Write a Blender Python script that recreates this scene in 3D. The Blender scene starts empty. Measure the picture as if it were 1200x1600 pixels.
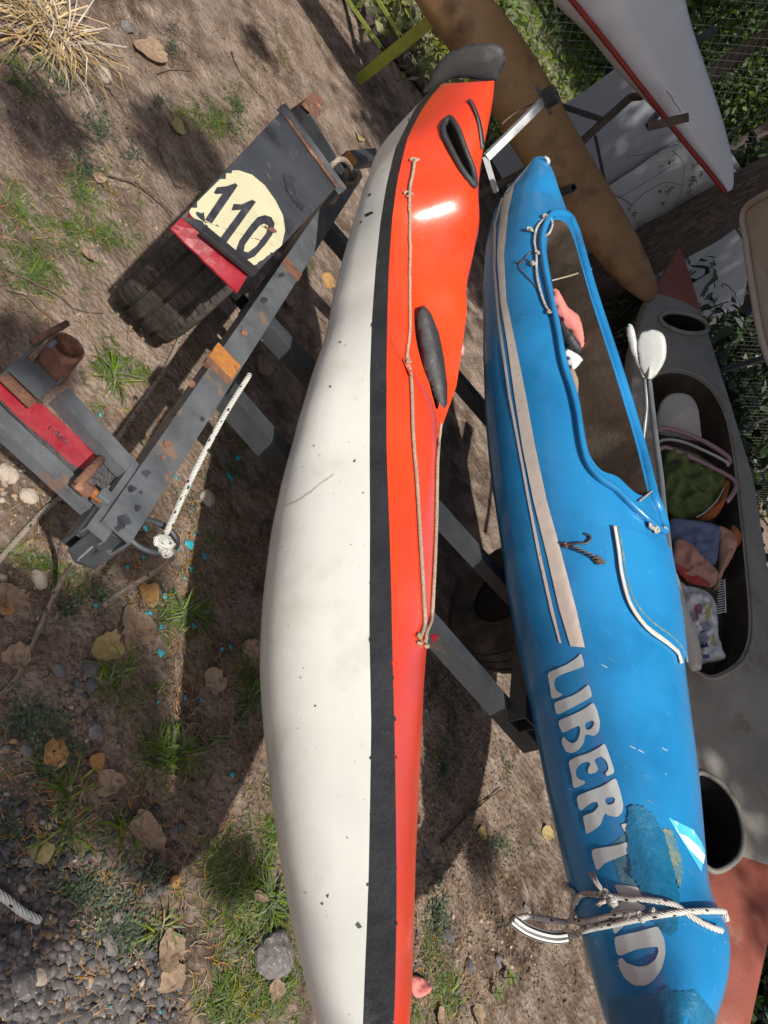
import bpy, bmesh, math, random
import numpy as np
from mathutils import Vector, noise
from mathutils.bvhtree import BVHTree
from mathutils.geometry import delaunay_2d_cdt
random.seed(7); rng = np.random.default_rng(7)
S = bpy.context.scene
COL = S.collection

# ------------------------------------------------------------ camera, light, exposure
F = 1164.0; H = 1.5                     # focal length in photo pixels, camera height in metres
dn = np.array([-.76, .373, .532]); dn /= np.linalg.norm(dn)
U_ = -dn
Y_ = np.array([0, 0, 1.]) - U_[2]*U_; Y_ /= np.linalg.norm(Y_)
X_ = np.cross(Y_, U_)
RM = np.array([X_, Y_, U_])
CAM = np.array([0, 0, H])
cam = bpy.data.objects.new('camera', bpy.data.cameras.new('camera')); COL.objects.link(cam)
from mathutils import Matrix
right = RM @ np.array([1., 0, 0]); up = RM @ np.array([0, -1., 0]); back = RM @ np.array([0, 0, -1.])
cam.matrix_world = Matrix(((right[0], up[0], back[0], 0), (right[1], up[1], back[1], 0), (right[2], up[2], back[2], H), (0, 0, 0, 1)))
cam.data.sensor_fit = 'VERTICAL'; cam.data.sensor_height = 36; cam.data.lens = 36*F/1600
cam.data.clip_start = .02; cam.data.clip_end = 800
S.camera = cam

SUN_EL, SUN_AZ = 54, 300                # azimuth of the sun seen from above, degrees counter-clockwise from +X
W = bpy.data.worlds.new('World'); S.world = W; W.use_nodes = True
nt = W.node_tree; nt.nodes.clear()
sky = nt.nodes.new('ShaderNodeTexSky'); sky.sky_type = 'NISHITA'; sky.sun_disc = False
sky.sun_elevation = math.radians(SUN_EL); sky.sun_rotation = math.radians(90-SUN_AZ)
sky.dust_density = 4; sky.air_density = .7; sky.ozone_density = .6
bg = nt.nodes.new('ShaderNodeBackground'); bg.inputs[1].default_value = .085
wo = nt.nodes.new('ShaderNodeOutputWorld')
nt.links.new(sky.outputs[0], bg.inputs[0]); nt.links.new(bg.outputs[0], wo.inputs[0])
sl = bpy.data.lights.new('sun', 'SUN'); sl.energy = 4.7; sl.angle = math.radians(.9); sl.color = (1, .95, .87)
sun = bpy.data.objects.new('sun', sl); COL.objects.link(sun)
SD = np.array([math.cos(math.radians(SUN_EL))*math.cos(math.radians(SUN_AZ)), math.cos(math.radians(SUN_EL))*math.sin(math.radians(SUN_AZ)), math.sin(math.radians(SUN_EL))])
sun.rotation_euler = Vector(SD).to_track_quat('Z', 'Y').to_euler(); sun.location = (0, -3, 8)
S.view_settings.view_transform = 'Standard'; S.view_settings.look = 'None'
S.view_settings.exposure = .2; S.view_settings.gamma = 1; S.view_settings.use_curve_mapping = False

# ------------------------------------------------------------ surveying helpers
def ray(x, y): return RM @ np.array([(x-600)/F, (y-800)/F, 1.])
def at(x, y, z):
    r = ray(x, y); return CAM + r*((z-H)/r[2])
def dp(x, y, d): return CAM + ray(x, y)*d
def px(p):
    c = RM.T @ (np.asarray(p)-CAM); return np.array([c[0]/c[2]*F+600, c[1]/c[2]*F+800])
def on_plane(x, y, P, n):
    r = ray(x, y); return CAM + r*(np.dot(P-CAM, n)/np.dot(r, n))
def norm(v): v = np.asarray(v, float); return v/np.linalg.norm(v)
ZU = np.array([0, 0, 1.])
def interp(tab):
    ys = [a for a, b in tab]; xs = [b for a, b in tab]
    return lambda y: float(np.interp(y, ys, xs))
def smooth_path(pts, n=8, closed=False):
    P = [np.asarray(p, float) for p in pts]; out = []; m = len(P)
    for i in range(m if closed else m-1):
        if closed: a, b, c, d = P[i-1], P[i], P[(i+1) % m], P[(i+2) % m]
        else: a, b, c, d = P[max(i-1, 0)], P[i], P[i+1], P[min(i+2, m-1)]
        for k in range(n):
            t = k/n
            out.append(.5*((2*b)+(c-a)*t+(2*a-5*b+4*c-d)*t*t+(3*b-a-3*c+d)*t**3))
    if not closed: out.append(P[-1])
    return out

# ------------------------------------------------------------ object helpers
BASE = {}
def tag(o, label=None, cat=None, group=None, kind=None):
    if label: o['label'] = label
    if cat: o['category'] = cat
    if group: o['group'] = group
    if kind: o['kind'] = kind
    return o
def thing(name, label, cat, loc, group=None):
    o = bpy.data.objects.new(name, None); o.empty_display_size = .1; o.location = Vector(loc); COL.objects.link(o)
    BASE[o] = np.asarray(loc, float)
    return tag(o, label, cat, group)
def obj(name, verts, faces, mats, parent=None, smooth=True, mi=None, origin=None, uvs=None, label=None):
    b = BASE[parent] if parent is not None else (np.asarray(origin, float) if origin is not None else np.zeros(3))
    me = bpy.data.meshes.new(name)
    me.from_pydata([tuple(np.asarray(v)-b) for v in verts], [], [tuple(f) for f in faces])
    for m in (mats if isinstance(mats, (list, tuple)) else [mats]): me.materials.append(m)
    if mi is not None: me.polygons.foreach_set('material_index', mi)
    if uvs is not None:
        ul = me.uv_layers.new(name='UVMap')
        for l in me.loops: ul.data[l.index].uv = uvs[l.vertex_index]
    me.polygons.foreach_set('use_smooth', [smooth]*len(me.polygons))
    me.validate(); me.update()
    o = bpy.data.objects.new(name, me); COL.objects.link(o)
    if parent is not None: o.parent = parent
    else: o.location = Vector(b)
    BASE[o] = b
    if label: o['label'] = label
    return o
def sharp(o, deg=38):
    bm = bmesh.new(); bm.from_mesh(o.data)
    for e in bm.edges:
        if len(e.link_faces) == 2 and e.calc_face_angle(0) > math.radians(deg): e.smooth = False
    bm.to_mesh(o.data); bm.free(); return o
class MB:
    def __init__(s): s.v = []; s.f = []; s.uv = []
    def add(s, v, f, uv=None):
        n = len(s.v); s.v += [np.asarray(p, float) for p in v]; s.f += [tuple(i+n for i in q) for q in f]
        s.uv += (uv if uv is not None else [(0, 0)]*len(v)); return s
    def tube(s, path, r, k=8, cap=True, flat=1.0, upv=None, uvk=1.0):
        P = [np.asarray(p, float) for p in path]; n = len(P)
        T = [norm(P[min(i+1, n-1)]-P[max(i-1, 0)]) for i in range(n)]
        a = norm(np.cross(T[0], ZU if abs(T[0][2]) < .9 else [1, 0, 0])) if upv is None else norm(np.cross(T[0], upv))
        v = []; uv = []; L = 0
        for i in range(n):
            if upv is not None: a = norm(np.cross(T[i], upv))
            else: a = norm(a-T[i]*np.dot(a, T[i]))
            b = np.cross(a, T[i]); ri = r[i] if hasattr(r, '__len__') else r
            if i: L += np.linalg.norm(P[i]-P[i-1])
            for j in range(k):
                w = 2*math.pi*j/k
                v.append(P[i]+a*math.cos(w)*ri+b*math.sin(w)*ri*flat); uv.append((j/k, L*uvk))
        f = [(i*k+j, i*k+(j+1) % k, (i+1)*k+(j+1) % k, (i+1)*k+j) for i in range(n-1) for j in range(k)]
        if cap: f += [tuple(range(k))[::-1], tuple(range((n-1)*k, n*k))]
        return s.add(v, f, uv)
    def box(s, c, ax, ay, az, bev=0):       # centre and three half-extent vectors
        c, ax, ay, az = map(lambda q: np.asarray(q, float), (c, ax, ay, az))
        if bev <= 0:
            v = [c+i*ax+j*ay+k*az for i in (-1, 1) for j in (-1, 1) for k in (-1, 1)]
            return s.add(v, [(0, 1, 3, 2), (4, 6, 7, 5), (0, 4, 5, 1), (2, 3, 7, 6), (0, 2, 6, 4), (1, 5, 7, 3)])
        bm = bmesh.new(); bmesh.ops.create_cube(bm, size=2)
        la, lb, lc = map(np.linalg.norm, (ax, ay, az))
        for q in bm.verts: q.co = Vector((q.co.x*la, q.co.y*lb, q.co.z*lc))
        bmesh.ops.bevel(bm, geom=list(bm.edges), offset=bev, segments=2, affect='EDGES', profile=.6)
        v = [c+ax/la*q.co.x+ay/lb*q.co.y+az/lc*q.co.z for q in bm.verts]; f = [[q.index for q in fc.verts] for fc in bm.faces]
        bm.free(); return s.add(v, f)
    def beam(s, p, q, w, h, upv=ZU, wall=.004, top=True):   # hollow square tube, p and q on the middle of the top face
        p, q = np.asarray(p, float), np.asarray(q, float); t = norm(q-p); a = norm(np.cross(t, upv)); b = norm(np.cross(a, t))
        if top: p = p-b*h/2; q = q-b*h/2
        v = []
        for P in (p, q):
            for (W2, H2) in ((w/2, h/2), (w/2-wall, h/2-wall)):
                v += [P+a*sx*W2+b*sy*H2 for sx, sy in ((-1, -1), (1, -1), (1, 1), (-1, 1))]
        f = []
        for j in range(4):
            k = (j+1) % 4
            f += [(j, k, 8+k, 8+j), (4+j, 12+j, 12+k, 4+k), (j, 4+j, 4+k, k), (8+j, 8+k, 12+k, 12+j)]
        return s.add(v, f)
    def build(s, name, mat, parent=None, smooth=False, **kw):
        return obj(name, s.v, s.f, mat, parent, smooth, uvs=s.uv, **kw)
def bvh_of(o):
    b = BASE[o]; me = o.data
    return BVHTree.FromPolygons([tuple(np.array(v.co)+b) for v in me.vertices], [tuple(p.vertices) for p in me.polygons])
def hit(bvh, x, y):
    r = norm(ray(x, y)); h = bvh.ray_cast(Vector(CAM), Vector(r))
    if h[0] is None: return None, None
    n = np.array(h[1]);
    if np.dot(n, r) > 0: n = -n
    return np.array(h[0]), n
def hitn(bvh, x, y):
    for r in range(0, 40, 2):
        for k in range(1 if r == 0 else 12):
            a = k*math.pi/6; p, n = hit(bvh, x+r*math.cos(a), y+r*math.sin(a))
            if p is not None: return p, n
    return None, None
def tri2d(outer, holes=(), step=5, seed=0):
    pts = [tuple(p[:2]) for p in outer]; faces = [list(range(len(pts)))]
    for h in holes:
        n = len(pts); pts += [tuple(p[:2]) for p in h]; faces.append(list(range(n, len(pts))))
    nb = len(pts); O = np.array(outer)
    x0, y0 = O.min(0)[:2]; x1, y1 = O.max(0)[:2]
    def inside(x, y, poly):
        c = False; j = len(poly)-1
        for i in range(len(poly)):
            if (poly[i][1] > y) != (poly[j][1] > y) and x < (poly[j][0]-poly[i][0])*(y-poly[i][1])/(poly[j][1]-poly[i][1])+poly[i][0]: c = not c
            j = i
        return c
    for gx in np.arange(x0+step/2, x1, step):
        for gy in np.arange(y0+step/2, y1, step):
            if inside(gx, gy, outer) and not any(inside(gx, gy, h) for h in holes):
                d = min(math.hypot(gx-a, gy-b) for a, b in pts[:nb])
                if d > step*.45: pts.append((gx, gy))
    r = delaunay_2d_cdt([Vector(p) for p in pts], [], faces, 0, 1e-4); V2 = [(v.x, v.y) for v in r[0]]; keep = []
    for q in r[2]:
        cx = sum(V2[i][0] for i in q)/3; cy = sum(V2[i][1] for i in q)/3
        if inside(cx, cy, outer) and not any(inside(cx, cy, h) for h in holes): keep.append(q)
    return V2, keep, faces
def dense(poly, step):
    out = []
    for i in range(len(poly)):
        a, b = np.array(poly[i], float), np.array(poly[(i+1) % len(poly)], float); n = max(1, int(np.linalg.norm(b-a)/step))
        out += [tuple(a+(b-a)*k/n) for k in range(n)]
    return out
def ragged(poly, step, amp, seed=1):
    r = random.Random(seed); return [(x+r.uniform(-amp, amp), y+r.uniform(-amp, amp)) for x, y in dense(poly, step)]
def decal(name, bvh, outer, mat, parent, holes=(), off=.0015, step=6, label=None):
    v2, f, _ = tri2d(dense(outer, step), [dense(h, step) for h in holes], step)
    V = []; NS = []; bad = set()
    for i, (x, y) in enumerate(v2):
        p, n = hit(bvh, x, y)
        if p is None: bad.add(i); V.append(np.zeros(3)); NS.append(ZU); continue
        ns = n.copy()
        for dx_, dy_ in ((7, 0), (-7, 0), (0, 7), (0, -7), (4, 9), (-4, -9), (3, 14), (-3, -14)):
            p2, n2 = hit(bvh, x+dx_, y+dy_)
            if p2 is not None and np.linalg.norm(p2-p) < .06 and np.dot(n2, n) > .5: ns = ns+n2
        V.append(p+norm(ns)*off); NS.append(norm(ns))
    F_ = [q for q in f if not any(i in bad for i in q)]
    F_ = [q for q in F_ if max(np.linalg.norm(V[q[i]]-V[q[i-1]]) for i in range(len(q))) < .09]
    used = sorted({i for q in F_ for i in q}); mp = {u: k for k, u in enumerate(used)}
    if not used: return None
    out = []
    for q in F_:
        a, b, c = V[q[0]], V[q[1]], V[q[2]]
        if np.dot(np.cross(b-a, c-a), CAM-a) < 0: q = q[::-1]
        out.append([mp[i] for i in q])
    o = obj(name, [V[u] for u in used], out, mat, parent, label=label)
    if len(o.data.vertices) == len(used): o.data.normals_split_custom_set_from_vertices([tuple(NS[u]) for u in used])
    return o
def pillow(name, poly, P0, n, thick, mat, parent=None, wr=.25, wf=9, step=5, back=.3, e=.5, seed=0, label=None, fold=0):
    """closed cushion: outline seen at px, lying in the plane through P0 with normal n, puffed out along n"""
    n = norm(n); v2, f, _ = tri2d(poly, (), step)
    O = [np.array(p) for p in poly]; m = len(O)
    def bd(p):
        best = 1e9
        for i in range(m):
            a, b = O[i], O[(i+1) % m]; ab = b-a; t = np.clip(np.dot(p-a, ab)/max(np.dot(ab, ab), 1e-9), 0, 1)
            best = min(best, np.linalg.norm(p-a-ab*t))
        return best
    D = [bd(np.array(p)) for p in v2]; dm = max(D)
    base = [on_plane(x, y, P0, n) for x, y in v2]; V = []
    for sgn, am in ((1, thick), (-1, -thick*back)):
        for p, d in zip(base, D):
            q = min(1, d/dm) ** e
            w = 1+wr*noise.noise(Vector(p)*wf+Vector((seed, 0, 0)))*2+wr*.5*noise.noise(Vector(p)*wf*2.7)
            fo = fold*noise.noise(Vector((p[0]*wf*.6, p[1]*wf*.6, seed+3)))
            V.append(p+n*(am*q*w+fo*min(1, d/dm*2)))
    k = len(v2); F_ = []
    for q in f:
        a, b, c = base[q[0]], base[q[1]], base[q[2]]
        if np.dot(np.cross(b-a, c-a), n) < 0: q = q[::-1]
        F_.append(tuple(q)); F_.append(tuple(i+k for i in q[::-1]))
    bm = bmesh.new(); vs = [bm.verts.new(Vector(p)) for p in V]
    for q in F_:
        try: bm.faces.new([vs[i] for i in q])
        except ValueError: pass
    bmesh.ops.remove_doubles(bm, verts=bm.verts, dist=1e-5); bm.verts.index_update()
    V = [np.array(q.co) for q in bm.verts]; F_ = [[q.index for q in fc.verts] for fc in bm.faces]; bm.free()
    return obj(name, V, F_, mat, parent, origin=P0, label=label)

# ------------------------------------------------------------ materials
def col(c): return tuple(c)+(1,) if len(c) == 3 else tuple(c)
def mat(name, c1, c2=None, scale=8, rough=.6, metal=0, c3=None, s3=3, t3=(.55, .62), bump=.2, bscale=60, coat=0, detail=6, spec=.5, stretch=None, trans=0, scratch=None, rvar=.15, uv=False):
    m = bpy.data.materials.new(name); m.use_nodes = True; t = m.node_tree; N = t.nodes; L = t.links
    b = N['Principled BSDF']; b.inputs['Roughness'].default_value = rough; b.inputs['Metallic'].default_value = metal
    b.inputs['Specular IOR Level'].default_value = spec; b.inputs['Coat Weight'].default_value = coat; b.inputs['Coat Roughness'].default_value = .28
    tc = N.new('ShaderNodeTexCoord'); src = tc.outputs['UV' if uv else 'Object']
    if stretch:
        mp = N.new('ShaderNodeMapping'); mp.inputs['Scale'].default_value = stretch; L.new(src, mp.inputs[0]); src = mp.outputs[0]
    def nz(s, d=detail, r=.6):
        n = N.new('ShaderNodeTexNoise'); n.inputs['Scale'].default_value = s; n.inputs['Detail'].default_value = d; n.inputs['Roughness'].default_value = r
        L.new(src, n.inputs['Vector']); return n
    def ramp(f, a, b_):
        r = N.new('ShaderNodeMapRange'); r.inputs['From Min'].default_value = a; r.inputs['From Max'].default_value = b_; L.new(f, r.inputs['Value']); return r.outputs[0]
    def mix(f, A, B):
        x = N.new('ShaderNodeMix'); x.data_type = 'RGBA'; L.new(f, x.inputs[0])
        for k, v in ((6, A), (7, B)):
            if hasattr(v, 'is_linked'): L.new(v, x.inputs[k])
            else: x.inputs[k].default_value = col(v)
        return x.outputs[2]
    cc = None
    if c2 is None: c2 = tuple(x*.8 for x in c1[:3])
    n1 = nz(scale); cc = mix(ramp(n1.outputs[0], .35, .65), c1, c2)
    if c3 is not None: cc = mix(ramp(nz(s3, 8, .65).outputs[0], *t3), cc, c3)
    if scratch is not None:                       # thin scratches: stretched noise bands
        mp = N.new('ShaderNodeMapping'); mp.inputs['Scale'].default_value = scratch[2]; mp.inputs['Rotation'].default_value = (.3, .5, .9); L.new(tc.outputs['Object'], mp.inputs[0])
        sn = N.new('ShaderNodeTexNoise'); sn.inputs['Scale'].default_value = 30; sn.inputs['Detail'].default_value = 3; L.new(mp.outputs[0], sn.inputs['Vector'])
        cc = mix(ramp(sn.outputs[0], scratch[1], scratch[1]+.02), cc, scratch[0])
    L.new(cc, b.inputs['Base Color'])
    rr = N.new('ShaderNodeMapRange'); L.new(nz(scale*2.3).outputs[0], rr.inputs['Value']); rr.inputs['From Min'].default_value = .3; rr.inputs['From Max'].default_value = .7
    rr.inputs['To Min'].default_value = max(.03, rough-rvar); rr.inputs['To Max'].default_value = min(1, rough+rvar); L.new(rr.outputs[0], b.inputs['Roughness'])
    if bump:
        bp = N.new('ShaderNodeBump'); bp.inputs['Strength'].default_value = bump; bp.inputs['Distance'].default_value = .01
        L.new(nz(bscale, 8, .7).outputs[0], bp.inputs['Height']); L.new(bp.outputs[0], b.inputs['Normal'])
    if trans:
        b.inputs['Transmission Weight'].default_value = 0
        tr = N.new('ShaderNodeBsdfTranslucent'); L.new(cc, tr.inputs[0]); ms = N.new('ShaderNodeMixShader'); ms.inputs[0].default_value = trans
        L.new(b.outputs[0], ms.inputs[1]); L.new(tr.outputs[0], ms.inputs[2]); L.new(ms.outputs[0], N['Material Output'].inputs[0])
    return m
M = {}
M['hull_white'] = mat('hull_white', (.80, .80, .74), (.75, .745, .68), 3, .34, c3=(.60, .57, .48), s3=6, t3=(.52, .80), bump=.05, bscale=18, scratch=((.2, .18, .14), .735, (1, 7, 3)), coat=.2)
M['band_black'] = mat('band_black', (.016, .017, .02), (.03, .03, .033), 9, .48, c3=(.075, .075, .075), s3=14, t3=(.62, .75), bump=.35, bscale=35, scratch=((.2, .2, .2), .73, (2, 8, 3)))
M['red'] = mat('red_paint', (.74, .06, .015), (.66, .048, .013), 5, .26, c3=(.60, .07, .03), s3=7, t3=(.5, .75), bump=.12, bscale=6, coat=.3, scratch=((.85, .35, .25), .76, (2, 9, 3)), rvar=.08)
M['blue'] = mat('blue_paint', (.016, .20, .45), (.022, .23, .51), 3, .22, c3=(.009, .12, .29), s3=4, t3=(.45, .8), bump=.06, bscale=14, coat=.3, scratch=((.35, .5, .62), .735, (2, 9, 3)), rvar=.1)  # darker third tone: mottled reflections painted into the blue
M['blue_dark'] = mat('blue_repaint', (.008, .125, .25), (.012, .155, .30), 26, .3, bump=.5, bscale=26, coat=.3, c3=(.05, .16, .2), s3=20, t3=(.58, .7))
M['filler'] = mat('old_filler', (.10, .19, .17), (.05, .2, .33), 60, .6, bump=.4, bscale=80, c3=(.25, .25, .14), s3=45, t3=(.5, .6))
M['cream'] = mat('cream_stripe', (.62, .56, .49), (.55, .49, .43), 20, .45, c3=(.28, .25, .22), s3=40, t3=(.64, .68), bump=.1, scratch=((.12, .2, .4), .7, (2, 9, 3)))
M['letter'] = mat('letter_film', (.50, .56, .56), (.44, .50, .50), 18, .42, c3=(.34, .38, .38), s3=30, t3=(.6, .75), bump=.05)
M['flag_blue'] = mat('flag_blue', (.07, .50, .80), (.1, .56, .85), 20, .25, c3=(.45, .8, .9), s3=30, t3=(.6, .62), bump=.1)
M['white'] = mat('white_film', (.75, .77, .78), (.66, .68, .7), 14, .35, bump=.1)
M['fibre'] = mat('bare_fibreglass', (.085, .06, .04), (.05, .036, .025), 6, .45, c3=(.13, .105, .08), s3=4, t3=(.5, .65), bump=.3, bscale=50)
M['steel'] = mat('grey_black_steel', (.048, .053, .06), (.03, .034, .038), 7, .42, c3=(.13, .075, .05), s3=9, t3=(.62, .72), bump=.3, bscale=45, spec=.6, scratch=((.25, .25, .25), .73, (2, 8, 3)))
M['steel_light'] = mat('worn_grey_steel', (.115, .125, .135), (.065, .072, .08), 11, .42, c3=(.19, .12, .08), s3=12, t3=(.58, .66), bump=.35, bscale=50)
M['steel_black'] = mat('black_steel', (.014, .015, .017), (.03, .03, .032), 8, .45, c3=(.10, .06, .04), s3=10, t3=(.62, .72), bump=.3)
M['rust'] = mat('rust', (.21, .095, .06), (.11, .055, .038), 40, .85, c3=(.33, .17, .10), s3=30, t3=(.55, .65), bump=.7, bscale=60)
M['rust_orange'] = mat('orange_rust', (.46, .19, .035), (.33, .12, .03), 45, .8, c3=(.2, .07, .03), s3=40, t3=(.58, .66), bump=.7, bscale=70)
M['fender'] = mat('fender_paint', (.035, .04, .047), (.055, .06, .068), 6, .4, c3=(.13, .11, .09), s3=11, t3=(.6, .7), bump=.35, bscale=30, scratch=((.2, .2, .19), .74, (2, 7, 3)))
M['sign_cream'] = mat('reflective_cream', (.62, .58, .38), (.56, .53, .35), 12, .5, c3=(.45, .42, .27), s3=20, t3=(.6, .75), bump=.3, bscale=160)
M['red_tape'] = mat('red_reflective_tape', (.25, .006, .016), (.19, .005, .013), 14, .4, bump=.08, bscale=60, c3=(.2, .02, .03), s3=12, t3=(.6, .75))
M['black_paint'] = mat('black_lettering', (.02, .022, .028), (.05, .05, .06), 30, .5, c3=(.1, .1, .09), s3=30, t3=(.62, .7), bump=.1)
M['tyre'] = mat('tyre_rubber', (.035, .031, .028), (.06, .052, .045), 20, .8, c3=(.15, .12, .095), s3=8, t3=(.48, .72), bump=.5, bscale=120, spec=.3)
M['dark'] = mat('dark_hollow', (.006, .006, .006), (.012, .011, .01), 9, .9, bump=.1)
M['rope'] = mat('cream_cord', (.62, .50, .37), (.40, .31, .22), 160, .85, bump=.9, bscale=300, c3=(.55, .5, .42), s3=12)
def rope_mat(name, a, b, fl):
    m = mat(name, a, b, 30, .8, bump=0, c3=(.3, .26, .2), s3=9, t3=(.6, .8)); t = m.node_tree; N = t.nodes; L = t.links; P = N['Principled BSDF']
    tc = N.new('ShaderNodeTexCoord'); mp = N.new('ShaderNodeMapping'); mp.inputs['Scale'].default_value = (3, 1, 1); L.new(tc.outputs['UV'], mp.inputs[0])
    w = N.new('ShaderNodeTexWave'); w.wave_type = 'BANDS'; w.bands_direction = 'DIAGONAL'; w.inputs['Scale'].default_value = 1.6; L.new(mp.outputs[0], w.inputs[0])
    vo = N.new('ShaderNodeTexVoronoi'); vo.inputs['Scale'].default_value = 1.1; L.new(mp.outputs[0], vo.inputs['Vector'])
    r = N.new('ShaderNodeMapRange'); r.inputs['From Min'].default_value = .2; r.inputs['From Max'].default_value = .26; L.new(vo.outputs['Distance'], r.inputs['Value'])
    x = N.new('ShaderNodeMix'); x.data_type = 'RGBA'; L.new(r.outputs[0], x.inputs[0]); x.inputs[6].default_value = col(fl)
    old = P.inputs['Base Color'].links[0].from_socket; L.new(old, x.inputs[7]); L.new(x.outputs[2], P.inputs['Base Color'])
    bp = N.new('ShaderNodeBump'); bp.inputs['Strength'].default_value = .7; bp.inputs['Distance'].default_value = .003; L.new(w.outputs[1], bp.inputs['Height']); L.new(bp.outputs[0], P.inputs['Normal'])
    return m
M['rope_fleck'] = rope_mat('flecked_white_rope', (.66, .66, .61), (.54, .53, .48), (.03, .03, .03))
M['rope_dirty'] = rope_mat('dirty_rope', (.34, .28, .22), (.22, .18, .14), (.04, .04, .035))
M['rope_white'] = rope_mat('pale_cord', (.62, .60, .56), (.45, .42, .38), (.12, .1, .08))
M['brown_hull'] = mat('brown_fibreglass', (.21, .125, .055), (.27, .165, .078), 3, .55, c3=(.09, .05, .025), s3=5, t3=(.5, .72), bump=.25, bscale=40, coat=0, spec=.3)
M['far_white'] = mat('white_gelcoat', (.68, .70, .72), (.60, .62, .65), 3, .22, c3=(.45, .46, .47), s3=5, t3=(.62, .8), bump=.08, coat=.3)
M['trim_red'] = mat('dark_red_trim', (.28, .022, .014), (.22, .02, .012), 8, .5)
M['grey_hull'] = mat('grey_fibreglass', (.29, .27, .235), (.21, .195, .17), 4, .55, c3=(.16, .11, .07), s3=6, t3=(.56, .72), bump=.3, bscale=35)
M['pink_hull'] = mat('faded_red_paint', (.27, .07, .045), (.20, .055, .037), 4, .5, c3=(.27, .15, .11), s3=7, t3=(.6, .72), bump=.2)
M['panel'] = mat('pale_grey_board', (.36, .39, .43), (.31, .34, .38), 2, .6, c3=(.26, .28, .3), s3=3, t3=(.55, .75), bump=.15)
M['panel2'] = mat('lighter_board', (.46, .49, .51), (.41, .44, .46), 2, .6, bump=.15)
M['tan'] = mat('tan_board', (.42, .37, .30), (.36, .31, .25), 4, .6, bump=.15)
M['bark'] = mat('bark', (.11, .08, .066), (.04, .03, .025), 9, .9, c3=(.22, .175, .15), s3=14, t3=(.55, .7), bump=1, bscale=9, stretch=(6, 6, 1))
M['lime'] = mat('lime_paint', (.33, .38, .06), (.26, .31, .05), 10, .5, c3=(.15, .12, .05), s3=14, t3=(.6, .68), bump=.2)
M['white_steel'] = mat('white_painted_steel', (.60, .62, .63), (.5, .52, .53), 10, .4, c3=(.3, .2, .13), s3=18, t3=(.6, .68), bump=.2)
M['wood'] = mat('old_wood', (.07, .055, .045), (.12, .095, .075), 6, .85, bump=.8, bscale=20, stretch=(1, 5, 5))
M['rubber'] = mat('black_rubber', (.022, .024, .027), (.035, .037, .04), 9, .5, c3=(.07, .07, .07), s3=12, t3=(.6, .75), bump=.4, bscale=40)
M['rudder'] = mat('black_fin', (.018, .018, .02), (.026, .026, .026), 5, .6, bump=.15, c3=(.06, .058, .055), s3=5)
M['leaf_tan'] = mat('dry_leaf_tan', (.42, .31, .21), (.30, .20, .13), 60, .8, c3=(.13, .08, .05), s3=90, t3=(.55, .66), bump=.7, bscale=90, trans=.2)
M['leaf_orange'] = mat('dry_leaf_orange', (.46, .26, .09), (.36, .17, .06), 50, .75, c3=(.55, .42, .18), s3=40, t3=(.5, .7), bump=.6, bscale=90, trans=.2)
M['leaf_yellow'] = mat('dry_leaf_yellow', (.46, .39, .18), (.42, .32, .13), 50, .75, c3=(.2, .13, .06), s3=80, t3=(.6, .7), bump=.5, bscale=90, trans=.25)
def vary(m, lo=.6, hi=1.5, tint=None):
    t = m.node_tree; N = t.nodes; L = t.links; P = N['Principled BSDF']; src = P.inputs['Base Color'].links[0].from_socket
    g = N.new('ShaderNodeNewGeometry'); r = N.new('ShaderNodeMapRange'); r.inputs['To Min'].default_value = lo; r.inputs['To Max'].default_value = hi; L.new(g.outputs['Random Per Island'], r.inputs['Value'])
    h = N.new('ShaderNodeHueSaturation'); L.new(src, h.inputs['Color']); L.new(r.outputs[0], h.inputs['Value']); w = N.new('ShaderNodeMapRange'); w.inputs['To Min'].default_value = .5; w.inputs['To Max'].default_value = 1.8
    f = N.new('ShaderNodeMath'); f.operation = 'MULTIPLY'; f.inputs[1].default_value = 7.3; fr = N.new('ShaderNodeMath'); fr.operation = 'FRACT'; L.new(g.outputs['Random Per Island'], f.inputs[0]); L.new(f.outputs[0], fr.inputs[0]); L.new(fr.outputs[0], w.inputs['Value']); L.new(w.outputs[0], h.inputs['Saturation']); L.new(h.outputs[0], P.inputs['Base Color'])
    return m
M['stone'] = mat('grey_stone', (.135, .12, .115), (.08, .072, .07), 60, .85, c3=(.30, .27, .25), s3=90, t3=(.55, .7), bump=.7, bscale=90)
M['stone_dark'] = mat('dark_stone', (.05, .05, .053), (.09, .088, .09), 30, .85, bump=.7, bscale=90)
M['stone_tan'] = mat('tan_stone', (.34, .28, .22), (.26, .21, .165), 25, .9, bump=.7, bscale=70)
M['grass'] = mat('grass', (.095, .14, .04), (.15, .20, .075), 9, .6, c3=(.30, .27, .14), s3=14, t3=(.55, .68), bump=0, trans=.3)
M['grass_dark'] = mat('ground_weed', (.06, .08, .05), (.085, .11, .07), 9, .7, bump=0, trans=.2, c3=(.12, .15, .09), s3=20)
M['straw'] = mat('straw', (.46, .38, .26), (.34, .26, .17), 20, .75, bump=0, trans=.15)
M['rootlet'] = mat('rootlet', (.26, .16, .09), (.35, .23, .13), 20, .8, bump=0)
M['twig'] = mat('twig', (.14, .10, .07), (.08, .055, .04), 30, .9, bump=.6, bscale=120, c3=(.25, .2, .15), s3=30)
M['paint_spot'] = mat('turquoise_paint', (.03, .36, .42), (.02, .25, .32), 60, .6, bump=.5)
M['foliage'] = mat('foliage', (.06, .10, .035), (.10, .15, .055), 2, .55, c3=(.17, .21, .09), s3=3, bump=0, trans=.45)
M['foliage_shade'] = mat('foliage_shade', (.014, .026, .009), (.024, .04, .013), 3, .5, bump=0, trans=.12)  # leaf green taken near black, deep shade put into the colour
M['scrub'] = mat('scrub', (.20, .20, .09), (.10, .13, .05), 3, .7, c3=(.32, .28, .15), s3=4, bump=0, trans=.25)
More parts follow.
